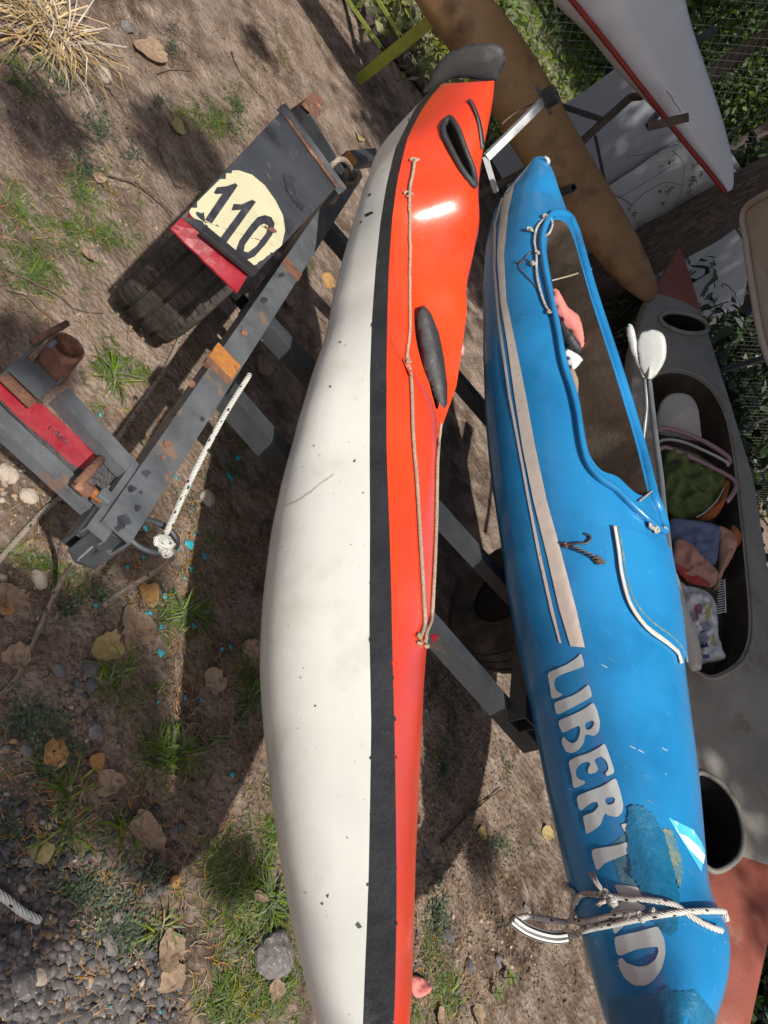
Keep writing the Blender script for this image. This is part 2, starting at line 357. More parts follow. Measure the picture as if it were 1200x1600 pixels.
M['wire'] = mat('galvanised_wire', (.09, .10, .09), (.06, .07, .06), 20, .6, metal=.2, bump=0)
M['seat_white'] = mat('moulded_seat', (.48, .45, .41), (.40, .37, .33), 5, .5, bump=.1)
M['paddle'] = mat('paddle_plastic', (.52, .53, .50), (.45, .46, .43), 6, .45, c3=(.33, .32, .28), s3=14, t3=(.58, .7), bump=.15)
M['alu'] = mat('grey_tube', (.26, .28, .30), (.20, .22, .23), 12, .35, metal=.5, bump=.05)
M['green_cloth'] = mat('green_cloth', (.10, .135, .035), (.075, .10, .028), 8, .8, bump=.3, bscale=30)
M['orange_cloth'] = mat('orange_cloth', (.42, .12, .03), (.32, .085, .02), 9, .8, bump=.3)
M['pink_cloth'] = mat('salmon_cloth', (.46, .24, .18), (.38, .19, .14), 8, .8, bump=.3)
M['blue_cloth'] = mat('blue_grey_cloth', (.13, .16, .26), (.10, .13, .22), 8, .8, bump=.3)
M['mauve'] = mat('mauve_tube', (.36, .21, .24), (.28, .16, .19), 8, .5)
M['bag_white'] = mat('white_plastic_bag', (.52, .54, .56), (.44, .46, .48), 9, .35, bump=.5, bscale=16)
M['orange_red'] = mat('red_cloth', (.42, .06, .05), (.3, .04, .04), 8, .8, bump=.3)
M['pink_letter'] = mat('pink_print', (.45, .12, .22)); M['yellow_letter'] = mat('yellow_print', (.5, .38, .08)); M['navy_letter'] = mat('navy_print', (.04, .06, .22))
M['pink_life'] = mat('coral_foam', (.60, .20, .17), (.5, .16, .14), 8, .7, bump=.3)

for k_ in ('stone', 'stone_dark', 'stone_tan', 'grass', 'grass_dark', 'straw', 'foliage', 'foliage_shade', 'scrub', 'rootlet'): vary(M[k_], .55, 1.5)
# ------------------------------------------------------------ ground
def gh(x, y):
    v = .012*noise.noise(Vector((x*1.3, y*1.3, 0)))+.007*noise.noise(Vector((x*5, y*5, 3)))+.0045*noise.noise(Vector((x*14, y*14, 5)))
    return v
def ground_mat():
    m = bpy.data.materials.new('bare_earth'); m.use_nodes = True; t = m.node_tree; N = t.nodes; L = t.links; b = N['Principled BSDF']
    b.inputs['Roughness'].default_value = .95; b.inputs['Specular IOR Level'].default_value = .2
    tc = N.new('ShaderNodeTexCoord'); src = tc.outputs['Object']
    def nz(s, d=8, r=.65, w=0):
        n = N.new('ShaderNodeTexNoise'); n.inputs['Scale'].default_value = s; n.inputs['Detail'].default_value = d; n.inputs['Roughness'].default_value = r; n.inputs['Distortion'].default_value = w
        L.new(src, n.inputs['Vector']); return n.outputs[0]
    def rp(f, a, c): r = N.new('ShaderNodeMapRange'); r.inputs['From Min'].default_value = a; r.inputs['From Max'].default_value = c; L.new(f, r.inputs['Value']); return r.outputs[0]
    def mx(f, A, B):
        x = N.new('ShaderNodeMix'); x.data_type = 'RGBA'; L.new(f, x.inputs[0])
        for k, v in ((6, A), (7, B)):
            if hasattr(v, 'is_linked'): L.new(v, x.inputs[k])
            else: x.inputs[k].default_value = col(v)
        return x.outputs[2]
    c = mx(rp(nz(1.7), .38, .62), (.095, .066, .049), (.25, .185, .145))
    c = mx(rp(nz(9), .45, .7), c, (.36, .285, .23))
    c = mx(rp(nz(5, 6, .6, .5), .58, .7), c, (.075, .052, .037))
    c = mx(rp(nz(70, 4), .6, .72), c, (.06, .042, .032))
    c = mx(rp(nz(45, 3), .68, .75), c, (.48, .42, .36))
    L.new(c, b.inputs['Base Color'])
    ad = N.new('ShaderNodeMath'); ad.operation = 'ADD'; L.new(nz(26, 10, .7), ad.inputs[0])
    vo = N.new('ShaderNodeTexVoronoi'); vo.inputs['Scale'].default_value = 55; L.new(src, vo.inputs['Vector'])
    mu = N.new('ShaderNodeMath'); mu.operation = 'MULTIPLY'; mu.inputs[1].default_value = .5; L.new(vo.outputs[0], mu.inputs[0]); L.new(mu.outputs[0], ad.inputs[1])
    bp = N.new('ShaderNodeBump'); bp.inputs['Strength'].default_value = 1; bp.inputs['Distance'].default_value = .018; L.new(ad.outputs[0], bp.inputs['Height']); L.new(bp.outputs[0], b.inputs['Normal'])
    return m
M['earth'] = ground_mat()
xs = np.concatenate([[-300, -120, -50, -20, -10], np.arange(-5, 3.001, .028), [4, 6, 10, 20, 50, 120, 300]])
ys = np.concatenate([[-60, -20, -6, -2], np.arange(-.3, 6.5, .028), [7.5, 9, 12, 20, 40, 90, 200, 400]])
gv = [(x, y, gh(x, y) if abs(x) < 12 and -3 < y < 12 else 0) for y in ys for x in xs]
nx = len(xs); gf = [(j*nx+i, j*nx+i+1, (j+1)*nx+i+1, (j+1)*nx+i) for j in range(len(ys)-1) for i in range(nx-1)]
ground = obj('ground', gv, gf, M['earth']); tag(ground, 'bare brown earth with weeds, stones and dry leaves', kind='structure')
def gat(x, y, lift=0):
    p = at(x, y, 0); z = gh(p[0], p[1]); p = at(x, y, z+lift); return p

# ------------------------------------------------------------ kayak builder (cross-sections in planes across the kayak's axis)
def solve(fn, lo, hi, n=26):
    for _ in range(n):
        m = (lo+hi)/2
        if fn(m) > 0: hi = m
        else: lo = m
    return (lo+hi)/2
def boat(rows, xg, zg, wf, xL, xR, K, roll, he=.62, de=1.0, x2=None, M1=20, M2=20, hmax=.3, dmax=.42, skew=1.0):
    K = norm(K); I = norm(np.cross(K, ZU));
    if np.dot(I, [0.7, .7, 0]) < 0: I = -I
    secs = []; par = []
    for t in rows:
        th = math.radians(roll(t)); Ii = math.cos(th)*I-math.sin(th)*ZU; Uu = math.cos(th)*ZU+math.sin(th)*I
        G = at(xg(t), t, zg(t)); w = wf(t)
        def hull(d): return [G+Ii*w*(1-math.cos(f))-Uu*d*(math.sin(f) ** he) for f in np.linspace(0, math.pi, M1)]
        d = solve(lambda q: max(xL(px(p)[1])-px(p)[0] for p in hull(q)[1:-1]), .01, dmax)
        ub = 0
        if x2: ub = solve(lambda q: px(G+Uu*q+Ii*q*.1)[0]-x2(px(G+Uu*q+Ii*q*.1)[1]), 0, .12)
        ib = ub*.1
        def deck(h): return [G+Ii*(ib+(2*w-2*ib)*s)+Uu*(ub+h*(math.sin(math.pi*s ** skew) ** de)) for s in np.linspace(0, 1, M2)]
        h = solve(lambda q: max(px(p)[0]-xR(px(p)[1]) for p in deck(q)[1:-1]), -.06, hmax)
        par.append([G, Ii, Uu, w, d, ub, h])
    A = np.array([[p[4], p[5], p[6]] for p in par]); B = A.copy()
    for _ in range(2):
        B[1:-1] = (B[:-2]+2*B[1:-1]+B[2:])/4
    for (G, Ii, Uu, w, *_), (d, ub, h) in zip(par, B):
        ib = ub*.1
        hl = [G+Ii*w*(1-math.cos(f))-Uu*d*(math.sin(f) ** he) for f in np.linspace(0, math.pi, M1)]      # near gunwale, keel, far gunwale
        dk = [G+Ii*(ib+(2*w-2*ib)*s)+Uu*(ub+h*(math.sin(math.pi*s ** skew) ** de)) for s in np.linspace(0, 1, M2)]   # near to far
        secs.append((hl, dk))
    return secs, par, B
def skin(secs, band):
    """rings: hull (M1) then far band then deck backwards; returns verts, faces, material index (0 hull, 1 band, 2 deck)"""
    V = []; ring = None
    for hl, dk in secs:
        r = [(p, 0) for p in hl]
        dkr = dk[::-1] if band else dk[::-1][1:-1]
        r += [(p, 2) for p in dkr]
        ring = r; V += [p for p, _ in r]
    n = len(ring); M1 = len(secs[0][0]); Fc = []; mi = []
    for i in range(len(secs)-1):
        for j in range(n):
            k = (j+1) % n
            Fc.append((i*n+j, (i+1)*n+j, (i+1)*n+k, i*n+k))
            if j < M1-1: mi.append(0)
            elif band and (j == M1-1 or j == n-1): mi.append(1)
            else: mi.append(2)
    for i, rev in ((0, False), (len(secs)-1, True)):
        c = sum(V[i*n:(i+1)*n])/n; V.append(c); q = len(V)-1
        for j in range(n):
            k = (j+1) % n; Fc.append((q, i*n+j, i*n+k) if not rev else (q, i*n+k, i*n+j))
            mi.append(0 if j < M1-1 else (1 if band and (j == M1-1 or j == n-1) else 2))
    bm = bmesh.new(); vs = [bm.verts.new(Vector(p)) for p in V]
    for f, m in zip(Fc, mi):
        fc = bm.faces.new([vs[a] for a in f]); fc.material_index = m
    bmesh.ops.recalc_face_normals(bm, faces=bm.faces)
    return bm
def bm_obj(name, bm, mats, parent):
    b = BASE[parent]; bmesh.ops.translate(bm, verts=bm.verts, vec=Vector(-b))
    me = bpy.data.meshes.new(name); bm.to_mesh(me); bm.free()
    for m in mats: me.materials.append(m)
    me.polygons.foreach_set('use_smooth', [True]*len(me.polygons))
    o = bpy.data.objects.new(name, me); COL.objects.link(o); o.parent = parent; BASE[o] = b; return o
def carve(o, poly, Uu, depth, mi, rise=.12, smooth=4, floor=None):
    """cut a well into o; poly in px is looked up on the surface"""
    bv = bvh_of(o); ring = []
    for x, y in smooth_path(poly, smooth, True):
        p, n = hit(bv, x, y)
        if p is not None: ring.append(p)
    Uu = norm(Uu); lo = (np.mean([np.dot(p, Uu) for p in ring])-depth) if floor is None else floor
    n = len(ring); V = [p+Uu*rise for p in ring]+[p+Uu*(lo-np.dot(p, Uu)) for p in ring]
    V += [sum(V[:n])/n, sum(V[n:2*n])/n]
    bm = bmesh.new(); vs = [bm.verts.new(Vector(v-BASE[o])) for v in V]
    for j in range(n):
        k = (j+1) % n
        for f in ((j, k, n+k, n+j), (2*n, j, k), (2*n+1, n+k, n+j)):
            bm.faces.new([vs[a] for a in f]).material_index = mi
    bmesh.ops.recalc_face_normals(bm, faces=bm.faces)
    me = bpy.data.meshes.new('c'); bm.to_mesh(me); bm.free()
    for m in o.data.materials: me.materials.append(m)
    c = bpy.data.objects.new('c', me); COL.objects.link(c); c.parent = o.parent
    md = o.modifiers.new('b', 'BOOLEAN'); md.operation = 'DIFFERENCE'; md.solver = 'EXACT'; md.object = c
    bpy.context.view_layer.update()
    ev = o.evaluated_get(bpy.context.evaluated_depsgraph_get()); new = bpy.data.meshes.new_from_object(ev)
    o.modifiers.clear(); o.data = new; bpy.data.objects.remove(c)
    return ring
def split(o, names, ang=40):
    """one object per material slot"""
    outs = []
    for i, nm in enumerate(names):
        if nm is None: continue
        bm = bmesh.new(); bm.from_mesh(o.data)
        bmesh.ops.delete(bm, geom=[f for f in bm.faces if f.material_index != i], context='FACES')
        if not bm.faces: bm.free(); outs.append(None); continue
        for f in bm.faces: f.material_index = 0; f.smooth = True
        me = bpy.data.meshes.new(nm); 
        for e in bm.edges:
            if len(e.link_faces) == 2 and e.calc_face_angle(0) > math.radians(ang): e.smooth = False
        bm.to_mesh(me); bm.free(); me.materials.append(o.data.materials[i])
        q = bpy.data.objects.new(nm, me); COL.objects.link(q); q.parent = o.parent; BASE[q] = BASE[o]; outs.append(q)
    bpy.data.objects.remove(o)
    return outs
def surf_path(bv, pts, off, n=6):
    out = []
    for x, y in smooth_path(pts, n):
        p, nn = hit(bv, x, y)
        if p is not None: out.append(p+nn*off)
    return out

# ---- red and white kayak
rx1 = interp([(130, 684), (150, 665), (167, 650), (207, 630), (233, 617), (293, 603), (350, 594), (417, 587), (500, 581), (583, 578), (700, 577.5), (833, 578), (983, 577), (1133, 580), (1260, 578), (1367, 576), (1450, 573), (1520, 570), (1600, 567), (1800, 562), (2000, 560)])
rx2 = interp([(130, 694), (150, 672), (167, 662), (200, 643), (240, 630), (293, 619), (350, 612), (433, 607), (500, 605), (583, 604), (700, 604), (783, 607), (900, 611), (1050, 614), (1167, 617), (1300, 619), (1417, 620), (1520, 618), (1600, 616), (1800, 604), (2000, 590)])
rxL = interp([(120, 684), (135, 678), (160, 648), (197, 614), (233, 590), (277, 575), (320, 560), (377, 543), (450, 523), (533, 507), (577, 489), (670, 463), (753, 440), (833, 423), (917, 412), (1000, 406), (1060, 406), (1127, 410), (1213, 420), (1313, 433), (1417, 450), (1493, 467), (1533, 477), (1600, 493), (1700, 515), (1800, 535), (2000, 548)])
rxR = interp([(100, 776), (127, 773), (160, 770), (207, 762), (247, 753), (293, 745), (310, 747), (340, 753), (370, 758), (400, 750), (433, 735), (473, 721), (517, 712), (560, 702), (605, 693), (657, 684), (733, 682), (800, 680), (867, 678), (933, 675), (983, 669), (1020, 666), (1060, 663), (1167, 658), (1250, 654), (1333, 650), (1433, 647), (1520, 645), (1600, 641), (1800, 620), (2000, 600)])
Kr = norm(at(684, 130, .8)-at(567, 1600, .7)); Kr[2] = 0; Kr = norm(Kr)
rows = list(np.concatenate([np.linspace(132, 205, 10), np.linspace(215, 700, 34), np.linspace(720, 1600, 40), np.linspace(1640, 2000, 8)]))
rw = interp([(132, .05), (150, .065), (160, .075), (200, .10), (250, .135), (350, .18), (450, .19), (600, .17), (800, .175), (1100, .16), (1400, .105), (1600, .08), (1800, .05), (2000, .01)])
rz = interp([(132, .90), (200, .84), (300, .77), (450, .72), (700, .685), (1000, .675), (1400, .685), (2000, .72)])
rr = interp([(132, -6), (300, 0), (450, 10), (600, 24), (1000, 32), (2000, 34)])
secs, rpar, rB = boat(rows, rx1, rz, rw, rxL, rxR, Kr, rr, x2=rx2, de=.9)
print('red hull d/ub/h', [tuple(np.round(b, 3)) for b in rB[::12]])
kb = rpar[45][0].copy(); kb[2] = .44
red = thing('kayak', 'red decked kayak with white hull and black band along its edge, lying on the trailer', 'kayak', kb)
bm = skin(secs, True)
ca_, cb_ = ray(686, 131), ray(774, 126); cn_ = norm(np.cross(ca_, cb_)); cn_ = cn_ if np.dot(cn_, ray(700, 60)) > 0 else -cn_
bmesh.ops.bisect_plane(bm, geom=list(bm.verts)+list(bm.edges)+list(bm.faces), plane_co=Vector(CAM), plane_no=Vector(cn_), clear_outer=True)
be = [e for e in bm.edges if e.is_boundary]
if be:
    for fc in bmesh.ops.holes_fill(bm, edges=be, sides=0)['faces']: fc.material_index = 2
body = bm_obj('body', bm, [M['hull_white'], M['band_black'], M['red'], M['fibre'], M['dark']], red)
Ur = norm(ZU*.95+np.cross(Kr, ZU)*-.1)
def near_par(par, rows, t): return par[int(np.argmin([abs(r-t) for r in rows]))]
hatchR = [(702, 187), (709, 193), (716, 205), (722, 222), (730, 245), (737, 265), (740, 290), (733, 283), (722, 268), (710, 246), (702, 230), (694, 212), (693, 198)]
p_ = near_par(rpar, rows, 240)
bvr0 = bvh_of(body)
nrm = hit(bvr0, 716, 235)[1]
hring = carve(body, [(696+(x-696)*.93+1, 188+(y-188)*.93+4) for x, y in hatchR], nrm, .05, 3)
cockR = [(653, 486), (663, 484), (676, 500), (686, 530), (692, 570), (689, 610), (683, 640), (676, 620), (668, 590), (657, 560), (650, 530), (648, 505)]
nrm2 = hit(bvr0, 668, 540)[1]
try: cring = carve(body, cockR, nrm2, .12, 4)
except Exception as ex: print('cockpit', ex)
bvr = bvh_of(body)
hl, bd, dk, li, dkk = split(body, ['hull', 'gunwale_band', 'deck', 'hatch_well', 'cockpit_well'])
# hatch rim
rim = []
for x, y in smooth_path(hatchR, 5, True):
    p, n = hit(bvr0, x, y)
    if p is not None: rim.append(p+n*.004)
MB().tube(rim+[rim[0], rim[1]], .0085, 8, cap=False).build('hatch_rim', M['rubber'], red, smooth=True)
MB().tube(surf_path(bvr0, [(735, 158), (742, 172), (749, 196), (753, 232)], .002), .009, 8, flat=.4).build('deck_slot_trim', M['steel_light'], red, smooth=True)
MB().tube(surf_path(bvr0, [(737, 160), (744, 176), (750, 198), (753, 226)], .005), .0045, 6, flat=.5).build('deck_slot', M['dark'], red, smooth=True)
# cockpit pad
pc, pn = hit(bvr0, 676, 560)
pad = [(652, 486), (655, 479), (663, 477), (674, 490), (686, 520), (694, 560), (699, 600), (699, 632), (696, 652), (690, 658), (685, 650), (680, 630), (670, 600), (660, 565), (655, 530), (651, 505)]
pillow('cockpit_pad', dense(pad, 6), pc+pn*.02, norm(pn+.6*norm(CAM-pc)), .016, M['rubber'], red, wr=.1, e=.5)
pillow('deck_lift', dense([(629, 562), (633, 558), (648, 588), (646, 592), (640, 584)], 4), hit(bvr0, 638, 575)[0]+hit(bvr0, 638, 575)[1]*.002, hit(bvr0, 638, 575)[1], .008, M['red'], red, wr=.05)
# rudder, upright plate at the far tip
rp = dp(725, 115, near_par(rpar, rows, 132)[0] is not None and float((RM.T@(rpar[0][0]-CAM))[2])+.03)
rn = norm(CAM-rp+np.array([.3, -.2, -.2]))
rud = [(662, 146), (668, 128), (680, 105), (697, 86), (715, 75), (740, 68), (765, 67), (780, 71), (790, 84), (789, 100), (781, 115), (775, 127), (740, 124), (712, 122), (690, 132)]
pillow('stern_fin', smooth_path(rud, 3, True), rp, rn, .014, M['rudder'], red, wr=.02, e=.25, back=1)
# deck lines
r = .0042
c1 = surf_path(bvr0, [(648, 254), (645, 275), (640, 300), (639, 340), (639, 400), (638, 460), (638, 520), (633, 562), (638, 580), (641, 610), (643, 680), (649, 760), (654, 850), (659, 940), (660, 975), (652, 998)], .005, 8)
MB().tube(c1, r, 8, uvk=60).build('deck_line', M['rope'], red, smooth=True)
c2 = surf_path(bvr0, [(687, 662), (683, 690), (681, 712), (680, 740), (679, 800), (677, 860), (674, 920), (671, 965), (664, 985), (661, 1003)], .005, 8)
MB().tube(c2, r, 8, uvk=60).build('deck_line', M['rope'], red, smooth=True)
for (x, y) in ((648, 252), (638, 305), (636, 562), (652, 999), (663, 1004)):
    p, n = hit(bvr0, x, y)
    if p is not None:
        q = [p+n*.004+norm(np.cross(n, Kr))*.009*math.cos(a)*(1+.3*math.sin(3*a))+Kr*.009*math.sin(a)+n*.003*math.sin(2*a) for a in np.linspace(0, 5.2, 14)]
        MB().tube(q, .0036, 6, uvk=60).build('line_knot', M['rope'], red, smooth=True)
for poly in ([(575, 305), (578, 302), (581, 304), (577, 308)], [(570, 335), (580, 331), (584, 333), (572, 340)], [(561, 348), (566, 345), (565, 349)], [(552, 721), (556, 717), (555, 723)], [(566, 770), (568, 769), (568, 772)]):
    decal('chip', bvr0, ragged(poly, 2, .8), M['band_black'], red, step=3, off=.001)
for poly in ([(490, 735), (520, 722), (545, 700), (548, 702), (520, 730), (500, 745), (470, 775), (440, 795), (438, 792), (465, 768)],):
    pass
fade = mat('scuff_stain', (.50, .47, .39), (.60, .58, .51), 30, .5, bump=.1)
for poly in ([(440, 792), (462, 783), (485, 768), (505, 752), (522, 740), (521, 743), (500, 758), (484, 772), (462, 786)], [(556, 1445), (560, 1441), (566, 1448), (562, 1452), (558, 1450)], [(510, 1400), (514, 1397), (513, 1404)], [(501, 1412), (505, 1410), (505, 1415)]):
    decal('scuff', bvr0, ragged(poly, 4, .6), fade if len(poly) > 5 else M['stone'], red, step=4, off=.0008)

r_ = random.Random(3)
for i in range(18):
    y = r_.uniform(170, 1590); sd = r_.random() < .5; x = (rx2(y) if sd else rx1(y))+r_.uniform(-1.5, 1.5); a = r_.uniform(.4, 1.2); b = r_.uniform(1.5, 5)
    decal('chip', bvr0, ragged([(x-a, y-b*.5), (x+a, y-b), (x+a*.8, y+b*.6), (x-a*.6, y+b)], 2.5, .7, i), M['band_black'] if r_.random() < .6 or not sd else M['red'], red, step=3, off=.0011)
for i in range(16):
    y = r_.uniform(300, 1580); x = rxL(y)+(rx1(y)-rxL(y))*r_.uniform(.1, .95); a = r_.uniform(.7, 2.0)
    decal('scuff', bvr0, ragged([(x-a, y-a), (x+a, y-a*.6), (x+a*2*r_.random(), y+a), (x-a*.6, y+a*.8)], 2, .5, i), [M['stone'], fade, fade][i % 3], red, step=3, off=.0009)
# ---- blue kayak
bxg = interp([(245, 836), (283, 822), (330, 812), (400, 806), (500, 812), (600, 826), (700, 845), (800, 868), (900, 893), (1000, 915), (1100, 938), (1200, 960), (1300, 985), (1400, 1012), (1500, 1040), (1600, 1060), (1750, 1085), (1900, 1095)])
bxL = interp([(243, 840), (260, 820), (283, 800), (300, 788), (333, 770), (390, 758), (450, 755), (550, 755), (650, 758), (733, 765), (800, 775), (867, 785), (933, 793), (1000, 805), (1067, 820), (1150, 837), (1233, 853), (1317, 873), (1373, 885), (1439, 903), (1513, 921), (1564, 936), (1600, 946), (1750, 990), (1900, 1060)])
bxR = interp([(243, 846), (250, 860), (290, 872), (323, 884), (340, 890), (400, 914), (450, 929), (517, 947), (567, 964), (650, 987), (727, 1009), (770, 1025), (827, 1041), (883, 1050), (950, 1062), (1050, 1072), (1133, 1083), (1210, 1093), (1317, 1102), (1373, 1107), (1406, 1112), (1421, 1124), (1436, 1136), (1476, 1143), (1535, 1138), (1600, 1119), (1750, 1105), (1900, 1098)])
Kb = norm(at(836, 245, .8)-at(1060, 1600, .75)); Kb[2] = 0; Kb = norm(Kb)
rowsb = list(np.concatenate([np.linspace(246, 330, 10), np.linspace(350, 900, 40), np.linspace(925, 1600, 36), np.linspace(1640, 1880, 6)]))
bw = interp([(246, .03), (270, .08), (300, .13), (340, .18), (450, .25), (600, .29), (900, .30), (1100, .26), (1300, .20), (1450, .15), (1600, .10), (1750, .06), (1880, .015)])
bz = interp([(246, .86), (300, .80), (400, .745), (600, .71), (1000, .70), (1300, .72), (1600, .77), (1880, .82)])
br = interp([(246, 0), (2000, 0)])
secb, bpar, bB = boat(rowsb, bxg, bz, bw, bxL, bxR, Kb, br, he=.5, de=.75)
print('blue d/h', [tuple(np.round(b, 3)) for b in bB[::12]])
kb = bpar[40][0].copy(); kb[2] = .44
blue = thing('kayak', 'blue kayak with pale LIBERTAD lettering and cream stripes, second from the left', 'kayak', kb)
bmb = skin(secb, False); bmb.verts.ensure_lookup_table(); nr_ = len(secb[0][0])+len(secb[0][1])-2; m1_ = len(secb[0][0])
for it in range(5):
    bmesh.ops.smooth_vert(bmb, verts=[bmb.verts[i*nr_+j] for i in range(1, len(secb)-1) for j in (0, 1, 2, nr_-1, nr_-2, m1_-3, m1_-2, m1_-1, m1_, m1_+1)], factor=.5, use_axis_x=True, use_axis_y=True, use_axis_z=True)
bodyb = bm_obj('body', bmb, [M['blue'], M['blue'], M['blue'], M['fibre']], blue)
for p_q in bodyb.data.polygons: p_q.material_index = 0
bvb0 = bvh_of(bodyb)
cockB = [(864, 346), (880, 346), (890, 358), (900, 385), (910, 420), (922, 462), (937, 510), (955, 565), (972, 620), (990, 680), (1004, 735), (1012, 770), (1006, 775), (990, 768), (965, 745), (940, 735), (922, 712), (914, 680), (908, 640), (900, 605), (888, 570), (878, 520), (868, 470), (858, 420), (854, 380)]
carve(bodyb, cockB, ZU, .24, 3, smooth=3)
bvb = bvh_of(bodyb)
split(bodyb, ['shell', None, None, 'cockpit_liner'], 70)
rim = []
for x, y in smooth_path([(862, 337), (884, 336), (895, 350), (905, 383), (914, 416), (926, 458), (942, 508), (960, 563), (978, 620), (996, 680), (1010, 735), (1020, 775), (1030, 800), (1036, 825), (1030, 828), (1010, 812), (988, 792), (962, 766), (936, 748), (917, 724), (908, 690), (902, 650), (893, 612), (880, 572), (871, 520), (861, 470), (851, 420), (847, 372)], 5, True):
    p, n = hit(bvb0, x, y)
    if p is not None: rim.append(p+n*.004)
MB().tube(rim+rim[:2], .017, 12, cap=False, flat=.7).build('cockpit_coaming', M['blue'], blue, smooth=True)
def strip(name, a, b, m, parent, bv, **kw): return decal(name, bv, a+b[::-1], m, parent, **kw)
strip('cream_stripe', [(794, 285), (783, 330), (777, 400), (782, 470), (793, 537), (804, 617), (817, 700), (834, 783), (855, 867), (874, 950), (892, 1010)],
      [(806, 283), (795, 330), (788, 400), (792, 470), (806, 537), (822, 617), (837, 700), (855, 783), (878, 867), (900, 950), (914, 1012)], M['cream'], blue, bvb0, step=6, off=.0025)
strip('cream_pinstripe', [(787, 300), (772, 350), (771, 420), (778, 500), (795, 620), (810, 700), (825, 783), (841, 867), (862, 960), (874, 1004)],
      [(790, 300), (776, 350), (775, 420), (782, 500), (799, 620), (814, 700), (829, 783), (846, 867), (867, 960), (878, 1006)], M['cream'], blue, bvb0, step=5, off=.0028)
def A8(l): return [(800+x/3, 900+y/3) for x, y in l]
def A6(l): return [(860+x/4, 1000+y/4) for x, y in l]
def AB(l): return [(760+x/2.727, 1300+y/2.727) for x, y in l]
LET = [
 (A8([(325, 362), (342, 425), (300, 440), (240, 460), (205, 480), (200, 515), (215, 545), (238, 552), (228, 568), (188, 578), (180, 520), (168, 455), (215, 435), (260, 415), (305, 385)]), []),
 (A8([(360, 508), (375, 555), (372, 570), (300, 610), (212, 655), (200, 605), (205, 592), (290, 560), (330, 535)]), []),
 (A8([(382, 592), (402, 635), (414, 690), (408, 730), (390, 752), (345, 742), (338, 785), (315, 815), (285, 832), (255, 825), (240, 795), (234, 768), (246, 754), (258, 770), (282, 786), (304, 778), (318, 750), (322, 722), (318, 704), (302, 706), (240, 738), (228, 715), (220, 690), (226, 675), (290, 650), (345, 622)]), [A8([(345, 692), (370, 678), (386, 682), (385, 702), (370, 720), (352, 722), (344, 708)])]),
 (A8([(436, 783), (460, 850), (484, 922), (448, 940), (438, 928), (455, 905), (445, 870), (420, 845), (385, 862), (408, 905), (395, 922), (365, 930), (355, 915), (370, 880), (355, 870), (325, 880), (303, 905), (303, 940), (325, 958), (345, 962), (340, 978), (290, 998), (283, 940), (266, 870), (300, 850), (360, 832), (410, 805)]), []),
 (A8([(487, 943), (508, 1010), (523, 1075), (518, 1108), (495, 1132), (450, 1122), (438, 1112), (428, 1135), (418, 1165), (390, 1190), (350, 1212), (344, 1175), (333, 1125), (385, 1108), (408, 1080), (400, 1058), (375, 1062), (320, 1106), (303, 1035), (345, 1015), (430, 985)]), [A8([(438, 1045), (470, 1035), (485, 1045), (480, 1065), (455, 1075), (440, 1065)])]),
 (A8([(375, 1295), (385, 1280), (420, 1275), (500, 1262), (545, 1245), (552, 1300), (490, 1325), (440, 1345), (400, 1385), (385, 1340)]), []),
 (A8([(510, 1165), (545, 1158), (550, 1215), (528, 1198)]), []),
 (AB([(545, 222), (650, 235), (672, 280), (600, 284), (575, 290), (560, 255)]), []),
 (AB([(570, 295), (640, 300), (690, 320), (640, 355), (600, 390), (548, 440), (538, 400), (520, 350)]), []),
 (AB([(735, 405), (760, 460), (765, 520), (750, 580), (720, 630), (680, 657), (630, 655), (590, 625), (568, 580), (562, 545), (580, 535), (600, 560), (650, 577), (690, 570), (722, 545), (735, 510), (730, 488), (640, 500), (560, 535), (545, 450), (580, 440), (650, 425), (720, 405)]), []),
]
def chaikin(p, r=.16): return [q for i in range(len(p)) for q in ((p[i][0]*(1-r)+p[(i+1) % len(p)][0]*r, p[i][1]*(1-r)+p[(i+1) % len(p)][1]*r), (p[i][0]*r+p[(i+1) % len(p)][0]*(1-r), p[i][1]*r+p[(i+1) % len(p)][1]*(1-r)))]
LET = [(chaikin(chaikin(a), .22), [chaikin(chaikin(b), .22) for b in h]) for a, h in LET]
for o_, h_ in LET: decal('letter', bvb0, o_, M['letter'], blue, holes=h_, step=5, off=.0022)
decal('repaint_patch', bvb0, ragged([(982, 1262), (990, 1258), (1007, 1262), (1022, 1277), (1035, 1300), (1045, 1337), (1055, 1375), (1062, 1410), (1058, 1455), (1048, 1463), (1035, 1455), (1020, 1440), (1008, 1415), (1000, 1385), (985, 1367), (986, 1350), (980, 1332), (982, 1312), (979, 1295), (981, 1275)], 4, 1.6), M['blue_dark'], blue, off=.0036, step=5)
decal('filler_patch', bvb0, ragged([(1034, 1296), (1046, 1296), (1055, 1310), (1062, 1335), (1066, 1360), (1062, 1392), (1054, 1372), (1045, 1337)], 3, 2), M['filler'], blue, off=.002, step=5)
decal('filler_patch', bvb0, ragged([(958, 1318), (980, 1300), (986, 1330), (984, 1366), (1000, 1384), (1002, 1400), (985, 1400), (966, 1370), (960, 1345)], 4, 1.2), mat('teal_overspray', (.06, .2, .3), (.09, .24, .3), 40, .5, bump=.3), blue, off=.0006, step=6)
decal('repaint_patch', bvb0, ragged([(952, 1564), (969, 1557), (987, 1558), (998, 1553), (1017, 1555), (1024, 1558), (1042, 1542), (1053, 1551), (1086, 1546), (1101, 1564), (1117, 1585), (1112, 1640), (975, 1640), (953, 1600)], 5, 1.5), M['blue_dark'], blue, off=.0014, step=8)
decal('flag_sticker', bvb0, A6([(735, 1110), (890, 1185), (940, 1260), (965, 1320), (940, 1450), (830, 1270)]), M['flag_blue'], blue, off=.0014, step=6)
decal('flag_stripe', bvb0, A6([(796, 1208), (850, 1228), (905, 1275), (962, 1345), (952, 1400), (860, 1305)]), M['white'], blue, off=.0022, step=6)
